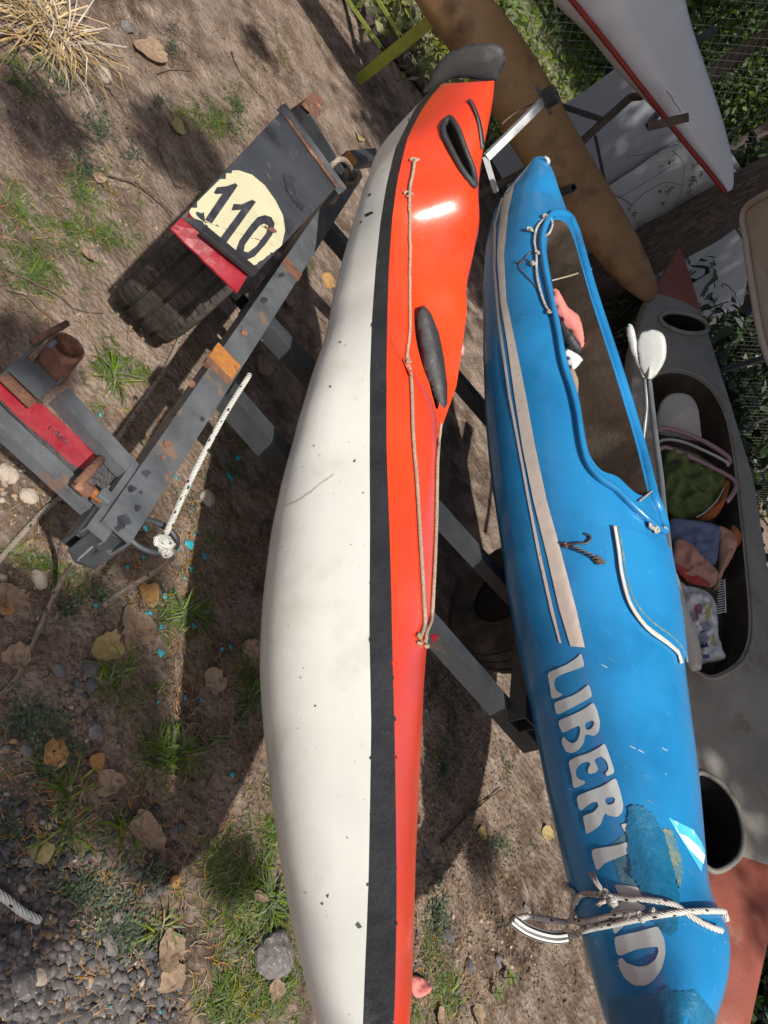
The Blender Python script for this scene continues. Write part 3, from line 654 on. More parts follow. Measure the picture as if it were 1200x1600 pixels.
pillow('end_fitting', smooth_path([(850, 244), (856, 245), (860, 252), (857, 258), (853, 253)], 3, True), hitn(bvb0, 852, 252)[0]+ZU*.005, norm(CAM-hitn(bvb0, 852, 252)[0]), .008, M['letter'], blue, wr=.4, step=3)
# raised lip across the foredeck
decal('raised_panel', bvb0, [(960, 826), (966, 862), (971, 900), (983, 943), (1007, 978), (1040, 1003), (1056, 1018), (1062, 1034), (1070, 1030), (1062, 960), (1052, 900), (1044, 860), (1030, 842)], M['blue'], blue, off=.011, step=6)
lip = surf_path(bvb0, [(960, 824), (966, 862), (971, 900), (983, 943), (1007, 978), (1040, 1003), (1056, 1018), (1062, 1036)], .006, 8)
MB().tube(lip, .014, 8, flat=.35, upv=ZU).build('deck_lip', M['cream'], blue, smooth=True)
lip2 = surf_path(bvb0, [(963, 826), (970, 862), (975, 898), (988, 938), (1012, 970), (1045, 995), (1062, 1015), (1069, 1034)], .009, 8)
MB().tube(lip2, .004, 6).build('lip_seam', M['filler'], blue, smooth=True)
# bow rope fittings
def knot(parent, p, n, s, m, name='knot', k=3, seed=0, rr=.006):
    r_ = random.Random(seed); a = norm(np.cross(n, ZU+.01)); b = norm(np.cross(n, a)); Q = []
    for i in range(k*12):
        w = i/12*2*math.pi; R = s*(.55+.45*math.sin(w*1.31+seed))
        Q.append(p+a*R*math.cos(w)+b*R*math.sin(w*1.07)+n*(s*.45+s*.4*math.sin(w*2.3)))
    return MB().tube(Q, rr, 6, uvk=40).build(name, m, parent, smooth=True)

bowrope = thing('tow_rope', 'white flecked rope knotted over the bow of the blue kayak with a striped hose handle', 'rope', hitn(bvb0, 960, 1420)[0])
SPD = [1.9]
def spath(bv, pts, off, n=6):      # follows the hull; past its edge keeps the last depth
    out = []; d = None; todo = []
    for x, y in smooth_path(pts, n):
        p, nn = hit(bv, x, y)
        if p is not None and np.linalg.norm(p-CAM) < 4: q = p+nn*off; d = float((RM.T@(q-CAM))[2]); out.append(q)
        elif d is not None: out.append(dp(x, y, d))
        else: todo.append((x, y)); out.append(None)
    k = next((i for i, q in enumerate(out) if q is not None), None)
    if k is None: return [dp(x, y, SPD[0]) for x, y in smooth_path(pts, n)]
    SPD[0] = float((RM.T@(out[k]-CAM))[2])
    if todo: dd = float((RM.T@(out[k]-CAM))[2]); out = [q if q is not None else dp(*todo.pop(0), dd) for q in out]
    return out
R1 = .0070
MB().tube(spath(bvb0, [(1123, 1455), (1100, 1447), (1075, 1432), (1050, 1415), (1015, 1407), (985, 1405), (960, 1402), (945, 1403)], .007), R1, 8, uvk=38).build('rope_strand', M['rope_fleck'], bowrope, smooth=True)
MB().tube(spath(bvb0, [(1135, 1438), (1130, 1428), (1100, 1427), (1060, 1428), (1020, 1433), (985, 1440), (950, 1447), (925, 1452), (900, 1460), (880, 1464)], .009), R1, 8, uvk=38).build('rope_strand', M['rope_fleck'], bowrope, smooth=True)
MB().tube(spath(bvb0, [(952, 1402), (935, 1398), (915, 1398), (905, 1406), (898, 1422), (893, 1434), (900, 1440), (925, 1440), (960, 1432), (1000, 1428)], .008), R1, 8, uvk=38).build('rope_strand', M['rope_fleck'], bowrope, smooth=True)
MB().tube(spath(bvb0, [(880, 1380), (890, 1386), (901, 1396), (905, 1406)], .008), R1, 8, uvk=38).build('rope_strand', M['rope_fleck'], bowrope, smooth=True)
MB().tube(spath(bvb0, [(893, 1436), (885, 1441), (860, 1437), (830, 1433), (812, 1434), (806, 1440)], .008), R1, 8, uvk=38).build('rope_strand', M['rope_fleck'], bowrope, smooth=True)
for i, (x, y) in enumerate(((950, 1400), (958, 1408), (1003, 1433), (1022, 1426), (925, 1443), (905, 1405), (985, 1436))):
    p, n = hitn(bvb0, x, y); p = p if p is not None else dp(x, y, 1.85); n = n if n is not None else norm(CAM-p)
    knot(bowrope, p+n*.004, n, .009 if i > 1 else .013, M['rope_fleck'], 'knot', 2 if i > 1 else 3, i, .0055)
for (a, b_) in (((932, 1366), (950, 1398)), ((940, 1418), (955, 1408))):
    pa, pb = (hitn(bvb0, *a), hitn(bvb0, *b_))
    if pa[0] is not None and pb[0] is not None:
        mb = MB()
        for k in range(9): 
            j = rng.normal(0, .004, 3); mb.tube([pb[0]+pb[1]*.012, (pa[0]+pb[0])/2+pa[1]*.02+j*.5, pa[0]+pa[1]*.012+j], [.0045, .0038, .0025], 5)
        mb.build('frayed_end', M['rope_white'], bowrope, smooth=True)
dh = float((RM.T@(spath(bvb0, [(1000, 1440), (885, 1464)], .01)[-1]-CAM))[2])
hp = [dp(x, y, dh+.0) for x, y in smooth_path([(886, 1463), (868, 1465), (845, 1461), (822, 1452), (806, 1441), (800, 1436)], 5)]
stripe = mat('striped_hose', (.7, .7, .7), (.6, .6, .6), 8, .4, bump=0)
t_ = stripe.node_tree; wv = t_.nodes.new('ShaderNodeTexWave'); wv.inputs['Scale'].default_value = 2.2; wv.bands_direction = 'X'; uvn = t_.nodes.new('ShaderNodeTexCoord'); t_.links.new(uvn.outputs['UV'], wv.inputs[0])
cr_ = t_.nodes.new('ShaderNodeValToRGB'); cr_.color_ramp.elements[0].position = .45; cr_.color_ramp.elements[1].position = .55; cr_.color_ramp.elements[0].color = (.02, .02, .02, 1); cr_.color_ramp.elements[1].color = (.7, .7, .68, 1)
t_.links.new(wv.outputs[1], cr_.inputs[0]); t_.links.new(cr_.outputs[0], t_.nodes['Principled BSDF'].inputs['Base Color'])
MB().tube(hp, .0135, 14).build('hose_handle', stripe, bowrope, smooth=True)

# far lashing beside the cockpit and hook lashing on the foredeck
lash = thing('lashing_cord', 'thin pale cord laced along the far left rim of the blue cockpit', 'cord', hitn(bvb0, 842, 400)[0])
MB().tube(surf_path(bvb0, [(858, 342), (846, 348), (838, 360), (835, 380), (838, 400), (838, 425), (842, 450), (850, 475), (858, 490)], .006, 8), .0052, 7, uvk=40).build('cord', M['rope_white'], lash, smooth=True)
MB().tube(surf_path(bvb0, [(856, 341), (862, 352), (858, 366), (852, 372)], .01, 8), .0045, 7, uvk=40).build('cord', M['rope_white'], lash, smooth=True)
MB().tube(surf_path(bvb0, [(838, 392), (826, 398), (815, 412), (805, 410)], .004, 5), .0018, 5, uvk=40).build('cord', M['twig'], lash, smooth=True)
MB().tube(surf_path(bvb0, [(834, 414), (820, 406), (812, 418), (830, 440), (842, 456)], .004, 5), .0018, 5, uvk=40).build('cord', M['twig'], lash, smooth=True)
for i, (x, y) in enumerate(((852, 342), (828, 362), (839, 398), (857, 490), (833, 415))):
    p, n = hitn(bvb0, x, y); knot(lash, p+n*.005, n, .011, M['rope_white'], 'knot', 2, i, .004)
sp1 = [hitn(bvb0, 865, 440)[0] if hitn(bvb0, 865, 440)[0] is not None else dp(865, 440, 3.0)]
a, b_ = hitn(bvb0, 858, 441)[0], hitn(bvb0, 921, 421)[0]
MB().tube([a+ZU*.012, (a+b_)/2+ZU*.004, b_+ZU*.012], .0028, 6).build('cross_string', M['rope'], lash, smooth=True)
lash2 = thing('lashing_cord', 'short pale cord tied at the near point of the blue cockpit rim', 'cord', hitn(bvb0, 1030, 826)[0])
a, b_ = hitn(bvb0, 994, 785)[0], hitn(bvb0, 1021, 760)[0]
if b_ is None: b_ = hitn(bvb0, 1014, 762)[0]
MB().tube([a+ZU*.01, (a+b_)/2+ZU*.02, b_+ZU*.01], .003, 6).build('cross_string', M['rope'], lash2, smooth=True)
for i, (x, y) in enumerate(((1022, 830), (1033, 828), (1012, 824))):
    p, n = hitn(bvb0, x, y)
    if p is not None: knot(lash2, p+n*.006, n, .012, M['rope_white'], 'knot', 2, i, .004)
hook = thing('bungee_hook', 'small rusty spring hook and frayed bungee on the blue foredeck', 'hook', hitn(bvb0, 905, 862)[0])
MB().tube(surf_path(bvb0, [(878, 850), (890, 852), (905, 850), (916, 850), (922, 843), (920, 838), (915, 836)], .008, 6), .004, 7).build('hook', M['steel'], hook, smooth=True)
hx = surf_path(bvb0, [(898, 857), (940, 880)], .012, 50); n_ = hitn(bvb0, 915, 862)[1]
MB().tube([p+n_*.008*math.sin(i*.9)+norm(np.cross(n_, Kb))*.010*math.cos(i*.9) for i, p in enumerate(hx)], .0022, 6).build('spring', M['steel_light'], hook, smooth=True)
p, n = hitn(bvb0, 934, 876); knot(hook, p+n*.004, n, .014, M['twig'], 'frayed_cord', 4, 4, .004)
p, n = hitn(bvb0, 884, 852); knot(hook, p+n*.004, n, .01, M['rust'], 'screw', 2, 4, .003)
for (x, y) in ((1008, 899), (1014, 907)):
    decal('paint_chip', bvb0, ragged([(x-4, y-3), (x+5, y-2), (x+3, y+4), (x-3, y+3)], 3, 1.2, x), M['filler'], blue, off=.0012, step=3)
for i, (x, y) in enumerate(((984, 1165), (997, 1171), (1034, 1168), (940, 1038), (1005, 1210), (1130, 1470), (1128, 1495), (950, 1028), (1020, 1060), (1012, 1250), (1075, 1360))):
    decal('scratch', bvb0, [(x, y), (x+9, y+4.6), (x+8, y+5.6), (x-.5, y+.8)], M['letter'] if i < 4 else M['filler'], blue, off=.001, step=4)
MB().tube([hitn(bvb0, 1121, 1454)[0]+hitn(bvb0, 1121, 1454)[1]*.002+norm([math.cos(a), .5*math.sin(a), math.sin(a)])*.007 for a in np.linspace(0, 6.3, 12)], .002, 6).build('rope_hole_rim', M['trim_red'], blue, smooth=True)

# things inside the blue cockpit
dB0 = float((RM.T@(hitn(bvb0, 893, 500)[0]-CAM))[2])
jk = dp(893, 500, dB0)
lj = thing('life_jacket', 'coral pink and black life jacket tucked inside the blue cockpit', 'life jacket', dp(893, 500, dB0+.06))
nn = norm(norm(CAM-jk)+ZU*.8)
pillow('foam_panel', smooth_path([(866, 450), (874, 456), (888, 480), (900, 488), (908, 502), (912, 525), (911, 545), (903, 540), (890, 518), (878, 500), (868, 480), (864, 462)], 3, True), dp(890, 500, dB0+.07), nn, .03, M['pink_life'], lj, wr=.3, seed=3)
pillow('black_strap', smooth_path([(876, 500), (886, 512), (900, 530), (909, 545), (906, 555), (893, 552), (882, 540), (876, 520)], 3, True), dp(893, 530, dB0+.03), nn, .028, M['rubber'], lj, wr=.3, seed=5)
def dB(x, y, e): return float((RM.T@(hitn(bvb0, x, y)[0]-CAM))[2])+e
pillow('seat', smooth_path([(884, 546), (897, 550), (910, 560), (908, 566), (898, 578), (893, 590), (890, 575), (886, 560)], 3, True), dp(895, 565, dB(895, 565, .07)), nn, .02, M['white'], blue, wr=.1, label='small white moulded seat edge')
pillow('seat_foam', smooth_path([(891, 574), (900, 582), (904, 600), (901, 622), (896, 612), (890, 592)], 3, True), dp(897, 600, dB(897, 600, .06)), nn, .015, M['stone_tan'], blue, wr=.5)

# ------------------------------------------------------------ trailer
TZ = .45
ta, tb = at(182, 832, TZ), at(474, 392, TZ)
L_ = norm(tb-ta); Wd = np.array([-L_[1], L_[0], 0.]);
if Wd[0] < 0: Wd = -Wd
tr = thing('boat_trailer', 'worn grey steel boat trailer with black mudguard numbered 110', 'trailer', (at(300, 640, TZ)*[1, 1, 0]))
fw = .062
MB().beam(ta, ta+L_*1.95, fw, .06).build('side_rail', M['steel_light'], tr)
MB().beam(ta+Wd*1.30+L_*.42, ta+Wd*1.30+L_*1.95, fw, .06).build('side_rail', M['steel'], tr)
def cross(p1, p2, w=.055, h=.06, z=TZ-.062, m='steel'):
    a, b = at(*p1, z), at(*p2, z); b = b+(b-a)*.1
    return MB().beam(a, b, w, h, wall=.004).build('cross_beam', M[m], tr)
cross((352, 592), (812, 1120), .045, .065)
cross((395, 470), (790, 905), .05, .05)
cross((505, 335), (765, 640), .05, .05)
# rear end: rusty stub tube, gusset, tow ring
e0 = at(150, 835, TZ-.012); 
MB().beam(e0, e0+L_*.17, .040, .036, wall=.004).build('stub_tube', M['steel_light'], tr)
e1 = at(118, 866, TZ-.03)
gs = [at(108, 858, .425), at(150, 822, .425), at(168, 836, .425), at(206, 850, .40), at(150, 888, .36), at(120, 878, .39)]
mb = MB(); lo = [p-ZU*.006 for p in gs]; n = len(gs)
mb.add(gs+lo, [tuple(range(n)), tuple(range(n, 2*n))[::-1]]+[(i, n+i, n+(i+1) % n, (i+1) % n) for i in range(n)])
g0 = [at(108, 858, .425), at(150, 888, .36), at(150, 888, .36)+np.array([0, 0, .0])]
mb.build('gusset_plate', M['steel'], tr)
MB().beam(at(140, 846, .42), at(140, 846, .42)+L_*.1, .055, .05, wall=.005).build('stub_tube', M['steel'], tr)
rc = at(238, 838, .40); ringpts = []
for a in np.linspace(0, 2*math.pi, 40):
    ringpts.append(at(237+40*math.cos(a)*.98-0*math.sin(a), 838+24*math.sin(a)+10*math.cos(a), .405))
MB().tube(ringpts, .0065, 8, cap=False).build('tow_ring', M['steel'], tr, smooth=True)
# orange rust plate wrapped over the rail
c = at(350, 566, TZ+.002); MB().box(c, L_*.034, Wd*.037, ZU*.0035, .002).build('weld_plate', M['rust_orange'], tr)
MB().box(c-L_*.038-ZU*.004, L_*.010, Wd*.036, ZU*.009, .003).build('weld_bead', M['rust'], tr)
c = at(456, 420, TZ+.001); MB().box(c, L_*.022, Wd*.033, ZU*.003, .002).build('weld_plate', M['rust'], tr, label='small dark rusty plate at the mudguard end')
bvs = bvh_of(bpy.data.objects['side_rail'])
for i, (x, y, a) in enumerate(((192, 815, 12), (182, 828, 7), (214, 795, 6), (205, 764, 7), (229, 741, 7), (272, 648, 4), (316, 655, 5), (256, 716, 5), (220, 770, 4), (300, 600, 4), (412, 470, 6), (440, 430, 5))):
    decal('flaked_paint', bvs, ragged([(x-a, y-a*.4), (x+a*.3, y-a), (x+a, y), (x+a*.2, y+a*.8), (x-a*.8, y+a*.5)], 3, a*.3, i), M['black_paint'] if i not in (7, 9) else M['rust'], tr, step=4, off=.0012)
for (x, y) in ((300, 600), (262, 694), (382, 520)):
    MB().tube([at(x, y, TZ), at(x, y, TZ+.008)], .008, 6).build('bolt', M['rust'], tr)
MB().tube([p+Wd*.034-ZU*.03+np.array([0, 0, .004*math.sin(i)]) for i, p in enumerate([ta+L_*q for q in np.linspace(.1, 1.7, 40)])], .004, 6).build('wiring', M['dark'], tr, smooth=True)
# mudguard
FZ = .615
fa, fb, fc, fd = at(281, 345, FZ-.0), at(392, 437, FZ-.0), at(442, 172, FZ), at(528, 290, FZ)
fa, fb = at(285, 338, FZ), at(397, 430, FZ)
def grid(corners, nu, nv, dz=lambda u, v: 0, th=.004):
    a, b, c, d = corners; V = []; 
    for s in (0, 1):
        for i in range(nu+1):
            for j in range(nv+1):
                u, v = i/nu, j/nv; V.append(a*(1-u)*(1-v)+b*u*(1-v)+c*(1-u)*v+d*u*v+ZU*(dz(u, v)-s*th))
    n = (nu+1)*(nv+1); f = []
    for i in range(nu):
        for j in range(nv):
            q = (i*(nv+1)+j, (i+1)*(nv+1)+j, (i+1)*(nv+1)+j+1, i*(nv+1)+j+1); f += [q, tuple(n+k for k in q[::-1])]
    def edge(seq):
        for p, q in zip(seq[:-1], seq[1:]): f.append((p, p+n, q+n, q))
    edge([i*(nv+1) for i in range(nu+1)][::-1]); edge([i*(nv+1)+nv for i in range(nu+1)]); edge(list(range(nv+1))); edge([nu*(nv+1)+j for j in range(nv+1)][::-1])
    return V, f
V, f = grid((fa, fb, fc, fd), 8, 14, lambda u, v: .004*noise.noise(Vector((u*3, v*5, 0))))
fen = obj('mudguard', V, f, M['fender'], tr, smooth=False)
bvf = bvh_of(fen)
# far lip and corner rail
lipd = norm(fd-fc)
MB().beam(fc-lipd*.01+ZU*.012, fd+lipd*.02+ZU*.012, .03, .02).build('mudguard_lip', M['steel_light'], tr)
MB().tube([fc+lipd*.02-L_*.022+ZU*.004, fd-lipd*.0-L_*.022+ZU*.004], .005, 6).build('weld_bead', M['rust'], tr, smooth=True)
# near rolled edge and red tape
nd = norm(fb-fa)
MB().box((fa*.38+fb*.62)+ZU*.008-L_*.004, nd*np.linalg.norm(fb-fa)*.38, L_*.014, ZU*.007, .004).build('mudguard_edge', M['steel_black'], tr)
V, f = grid((at(267, 357, FZ-.03), at(371, 457, FZ-.03), fa-ZU*.004, fb-ZU*.004-nd*.01), 10, 3, lambda u, v: .003*noise.noise(Vector((u*9, v*3, 0))))
tape = obj('red_strip', V, f, M['red_tape'], tr, smooth=False)
decal('red_strip_fold', bvf, [(284, 337), (294, 332), (301, 344), (297, 353), (291, 349)], M['red_tape'], tr, off=.003)
V, f = grid((fa-ZU*.03, fb-ZU*.03, fa, fb), 4, 2); 
# sides of the mudguard
MB().add([fa, fa-ZU*.035, fc-ZU*.035, fc], [(0, 1, 2, 3)]).build('mudguard_side', M['fender'], tr)
MB().beam(fc+lipd*.03+L_*.015, at(487, 160, .50), .04, .04).build('light_bracket', M['steel_black'], tr)
ba, bb_ = at(462, 190, .58), at(540, 275, .56)
MB().box((ba+bb_)/2-ZU*.03+L_*.01, (bb_-ba)/2, L_*.03, ZU*.004).build('bracket_floor', M['steel_black'], tr)
ba, bb_ = at(484, 178, .56), at(548, 282, .54)
MB().beam(ba, bb_, .012, .05).build('bracket_wall', M['steel'], tr)
V = [at(472, 168, .57), at(492, 143, .60), at(508, 158, .60), at(497, 182, .57), at(492, 178, .52), at(476, 172, .52)]
mb = MB(); mb.add([at(470, 163, .56), at(490, 142, .56), at(507, 158, .56), at(495, 187, .56), at(492, 180, .52), at(474, 170, .52)], [(0, 1, 2, 3), (0, 3, 4, 5)]); mb.build('bracket_end', M['rust'], tr)
MB().beam(at(548, 245, .44), at(592, 240, .44), .05, .05).build('cross_beam', M['steel'], tr)
MB().box(at(547, 249, .46), L_*.02, Wd*.022, ZU*.012, .003).build('marker_lamp', M['rust_orange'], tr)
# oval sign with number
def AF(l): return [(160+x/3, 120+y/3) for x, y in l]
oval = AF([(575, 440), (640, 440), (700, 460), (760, 510), (810, 580), (845, 650), (855, 720), (840, 790)])+ragged(AF([(830, 800), (760, 850), (720, 880), (690, 895), (665, 900), (620, 850), (550, 790), (510, 740), (490, 700), (455, 672)]), 4, 1.5)+AF([(430, 665), (402, 640), (415, 600), (470, 530), (520, 480)])
decal('number_oval', bvf, oval, M['sign_cream'], tr, step=9, off=.001)
for o_, h_ in ((AF([(520, 545), (535, 520), (580, 515), (620, 500), (632, 512), (510, 690), (478, 672), (560, 550), (530, 552)]), []),
               (AF([(602, 628), (612, 598), (650, 600), (700, 578), (718, 588), (575, 785), (542, 768), (648, 625)]), []),
               (AF([(760, 650), (790, 660), (805, 690), (795, 740), (760, 790), (710, 845), (670, 862), (635, 852), (620, 825), (640, 770), (690, 700), (725, 660)]), [AF([(755, 690), (775, 700), (765, 735), (720, 795), (680, 825), (660, 820), (665, 790), (705, 735), (735, 700)])])):
    decal('digit', bvf, o_, M['black_paint'], tr, holes=h_, step=7, off=.002)
for k, poly in enumerate(([(840, 450), (890, 480), (900, 560), (940, 600), (945, 640), (915, 610), (880, 560), (850, 500)], [(870, 660), (900, 690), (880, 740), (860, 720)], [(430, 640), (470, 640), (480, 690), (455, 670)], [(740, 700), (800, 715), (815, 735), (770, 722)])):
    decal('bare_patch', bvf, ragged(AF(poly), 4, 2, k), M['black_paint'] if k < 3 else M['rust'], tr, off=.0026, step=4)
# wheel
wc = (fa+fb+fc+fd)/4; wr_, ww, WSH = .257, .195, .11
wdir = Wd; wc = at(250, 420, .29)*0+np.array([wc[0], wc[1], 0])+L_*WSH+Wd*.02; wc[2] = wr_+.005
def wheel(wc, parent, name='wheel'):
    hub = obj(name, *(lambda m: (m.v, m.f))(MB().tube([wc-wdir*.07, wc+wdir*.07], .15, 28)), M['dark'], parent)
    mb = MB(); prof = []
    tread = [(-.5, -.035), (-.47, -.012), (-.40, -.003)]
    for g in (-.24, 0.0, .24): tread += [(g-.028, 0), (g-.022, -.008), (g+.022, -.008), (g+.028, 0)]
    tread = sorted(tread+[(.40, -.003), (.47, -.012), (.5, -.035)])
    prof = [(-.40, -.12), (-.49, -.085)]+tread+[(.49, -.085), (.40, -.12)]
    nseg = 120; e1 = norm(L_); v = []; f = []
    for i in range(nseg):
        a = 2*math.pi*i/nseg; d = e1*math.cos(a)+ZU*math.sin(a)
        for (s, dr) in prof:
            notch = 0
            if abs(s) > .3 and dr > -.02 and i % 3 == 0: notch = -.004
            v.append(wc+wdir*s*ww+d*(wr_+dr+notch))
    k = len(prof)
    for i in range(nseg):
        for j in range(k-1):
            a = i*k+j; b = ((i+1) % nseg)*k+j; f.append((a, a+1, b+1, b))
    ty = obj('tyre', v, f, M['tyre'], hub); sharp(ty, 30)
    # siping cuts
    mb = MB()
    for i in range(70):
        a = 2*math.pi*i/70; d = e1*math.cos(a)+ZU*math.sin(a); tn = -e1*math.sin(a)+ZU*math.cos(a)
        for s0, s1 in ((-.40, -.27), (.27, .40), (-.19, -.10), (.05, .16)):
            p = wc+d*(wr_+.0003); mb.add([p+wdir*s0*ww-tn*.0012, p+wdir*s1*ww-tn*.0012+tn*.004, p+wdir*s1*ww+tn*.0052, p+wdir*s0*ww+tn*.0012], [(0, 1, 2, 3)])
    s_ = mb.build('tread_cut', M['dark'], hub); s_['kind'] = 'stuff'
    return hub
wheel(wc, tr)
wheel(np.array([*(wc+Wd*1.62)[:2], wr_+.005]), tr)
MB().tube([wc+Wd*.1-ZU*.0, wc+Wd*1.5], .02, 8).build('axle', M['steel_black'], tr, smooth=True)
# rear board holder with red plate
bz_ = .41
MB().beam(at(98, 612, .435), at(213, 737, .435), .036, .03).build('plate_bar', M['steel_light'], tr)
MB().beam(at(-30, 622, .40), at(150, 788, .40), .034, .03).build('plate_bar', M['steel_light'], tr)
P = [at(14, 575, .415), at(-25, 592, .40), at(150, 765, .39), at(205, 742, .415)]
V, f = grid((P[0], P[3], P[1], P[2]), 6, 3); bk = obj('backing_plate', [v-ZU*.014 for v in V], f, M['steel_black'], tr, smooth=False)
bvp = bvh_of(bk)
decal('red_plate', bvp, ragged([(12, 585), (-10, 600), (0, 625), (40, 665), (80, 697), (105, 722), (130, 735), (160, 720), (130, 690), (80, 645), (40, 608)], 6, .8), M['red_tape'], tr, off=.003, step=8)
# serial number, small raised-ink strokes
def strokes(ch):
    Z = {'1': [[(.3, .8), (.5, 1), (.5, 0)]], '.': [[(.45, 0), (.55, 0)]], '3': [[(.1, 1), (.8, 1), (.4, .6), (.8, .3), (.5, 0), (.1, .1)]], '9': [[(.8, .6), (.2, .6), (.2, 1), (.8, 1), (.8, .3), (.5, 0)]], '5': [[(.8, 1), (.2, 1), (.2, .6), (.7, .6), (.8, .3), (.6, 0), (.15, 0)]], '2': [[(.15, .8), (.4, 1), (.8, .8), (.15, 0), (.85, 0)]], '/': [[(.1, 0), (.9, 1)]]}
    return Z[ch]
sx, sy = 73, 670; mb = MB(); du = np.array([29, 26])/8; dv = np.array([3.4, -4.2])*1.2
for i, ch in enumerate('1.3952/5'):
    for s in strokes(ch):
        pts = []
        for (u, v) in s:
            q = np.array([sx, sy])+du*(i+u*.8)+dv*v; p, n = hit(bvp, *q)
            if p is not None: pts.append(p+n*.005)
        if len(pts) > 1: mb.tube(pts, .0011, 4)
mb.build('serial_number', M['black_paint'], tr)
# clamp bolt with tee handle
MB().tube([at(158, 716, .45), at(122, 757, .45)], .0085, 10).build('clamp_handle', M['rust'], tr, smooth=True)
MB().tube([at(120, 752, .445), at(140, 770, .44)], .013, 12).build('clamp_nut', M['rust'], tr, smooth=False)
hs = [at(138, 762, .44)+(at(158, 782, .44)-at(138, 762, .44))*k/60 for k in range(61)]
MB().tube(hs, [.009+.0014*math.sin(k*1.6) for k in range(61)], 10).build('clamp_screw', M['rust_orange'], tr, smooth=True)
MB().box(at(160, 778, .44), L_*.012, Wd*.012, ZU*.014, .003).build('clamp_block', M['steel_light'], tr)
# rusty bracket with pipe stub
q0, q1, q2, q3 = at(14, 575, .46), at(63, 622, .46), at(98, 590, .47), at(55, 535, .48)
V, f = grid((q0, q1, q3, q2), 3, 3); obj('bracket_base', [v-ZU*.035 for v in V], f, M['rust'], tr, smooth=False)
def plate(name, pts, m, th=.006, n=None):
    n = norm(np.cross(pts[1]-pts[0], pts[2]-pts[0])) if n is None else n; k = len(pts)
    return MB().add(pts+[p-n*th for p in pts], [tuple(range(k)), tuple(range(k, 2*k))[::-1]]+[(i, k+i, k+(i+1) % k, (i+1) % k) for i in range(k)]).build(name, m, tr)
def ab(x, y, z): return at(x, y, z)
plate('bracket_front', [ab(13, 574, .46), ab(63, 622, .46), ab(88, 597, .46), ab(62, 570, .46), ab(40, 560, .46)], M['steel_light'])
plate('bracket_wall', [ab(14, 573, .455), ab(66, 528, .47), ab(66, 528, .47)-ZU*.05, ab(14, 573, .455)-ZU*.05], M['steel_light'])
plate('bracket_wall', [ab(88, 597, .455), ab(118, 562, .47), ab(118, 562, .47)-ZU*.05, ab(88, 597, .455)-ZU*.05], M['steel_light'])
pp = at(76, 582, .43); pq = at(106, 541, .505); ax_ = norm(pq-pp)
mb = MB(); rr_ = .030
for (ra, rb) in ((rr_, rr_-.005),):
    a1 = norm(np.cross(ax_, ZU)); a2 = np.cross(ax_, a1); v = []; k = 24
    for P_ in (at(76, 582, .43), pq):
        for R_ in (ra, rb): v += [P_+a1*R_*math.cos(w)+a2*R_*math.sin(w) for w in np.linspace(0, 2*math.pi, k, False)]
    f = []
    for j in range(k):
        q = (j+1) % k; f += [(j, q, 2*k+q, 2*k+j), (k+j, 3*k+j, 3*k+q, k+q), (2*k+j, 2*k+q, 3*k+q, 3*k+j), (j, k+j, k+q, q)]
    mb.add(v, f)
mb.build('pipe_stub', M['rust'], tr, smooth=True); sharp(bpy.data.objects['pipe_stub'])
MB().tube([at(50, 535, .49), at(105, 505, .50)], .006, 8).build('rod', M['rust'], tr, smooth=True)
MB().tube([at(78, 535, .50), at(84, 541, .50)], .011, 8).build('bolt', M['steel_light'], tr, smooth=True)
plate('red_reflector', [at(672, 992, .43), at(684, 990, .43), at(676, 1003, .40)], M['red_tape'])

# ropes on the trailer
def rope(name, label, pts, rad, m, cat='rope', fray=False, uvk=38):
    p = smooth_path(pts, 6); t = thing(name, label, cat, p[len(p)//2])
    MB().tube(p, rad, 8, uvk=uvk).build('strand', m, t, smooth=True)
    return t, p
r1, p1 = rope('mooring_rope', 'white black-flecked rope stretched from the tow ring up past the trailer rail', [at(390, 586, .47), at(350, 650, .46), at(300, 745, .44), at(268, 815, .43), at(256, 840, .43)], .0062, M['rope_fleck'])
knot(r1, at(255, 848, .425), norm(CAM-at(255, 848, .425)), .014, M['rope_fleck'], 'knot', 3, 1, .0062)
knot(r1, at(262, 860, .42), norm(CAM-at(262, 860, .42)), .011, M['rope_fleck'], 'knot', 2, 5, .006)
knot(r1, at(390, 586, .47), norm(CAM-at(390, 586, .47)), .003, M['rope_white'], 'whipped_end', 2, 5, .004)
rope('mooring_rope', 'flecked rope tail hanging from the tow ring towards the ground', [at(262, 858, .42), at(272, 865, .40), at(262, 878, .36), at(230, 900, .28), at(190, 925, .2), at(163, 946, .15)], .0066, M['rope_dirty'])
rope('ground_rope', 'dirty grey rope on the earth running left from the trailer corner', [gat(-15, 892, .008), gat(30, 840, .01), gat(70, 797, .008), gat(110, 764, .01), gat(150, 720, .008), gat(186, 682, .01), gat(215, 640, .008), gat(240, 603, .01), gat(262, 570, .008), gat(285, 520, .006)], .007, M['rope_dirty'])
rope('ground_rope', 'thin grey cord hanging from the trailer end across the dark soil', [at(118, 878, .35), gat(100, 900, .12), gat(80, 940, .02), gat(60, 985, .01), gat(40, 1030, .008), gat(22, 1065, .008), gat(-10, 1095, .008)], .0058, M['rope_dirty'])
rope('rope_end', 'short white flecked rope end on the gravel at the lower left', [gat(-20, 1385, .012), gat(10, 1405, .016), gat(35, 1425, .015), gat(62, 1438, .012)], .008, M['rope_fleck'])
rope('rail_rope', 'grey worn rope looped round the far corner of the mudguard', [at(515, 262, .60), at(527, 250, .63), at(540, 252, .62), at(550, 270, .58), at(548, 288, .54), at(535, 300, .52), at(520, 316, .50), at(516, 322, .47)], .009, M['rope_dirty'])
rr1 = at(550, 278, .57)
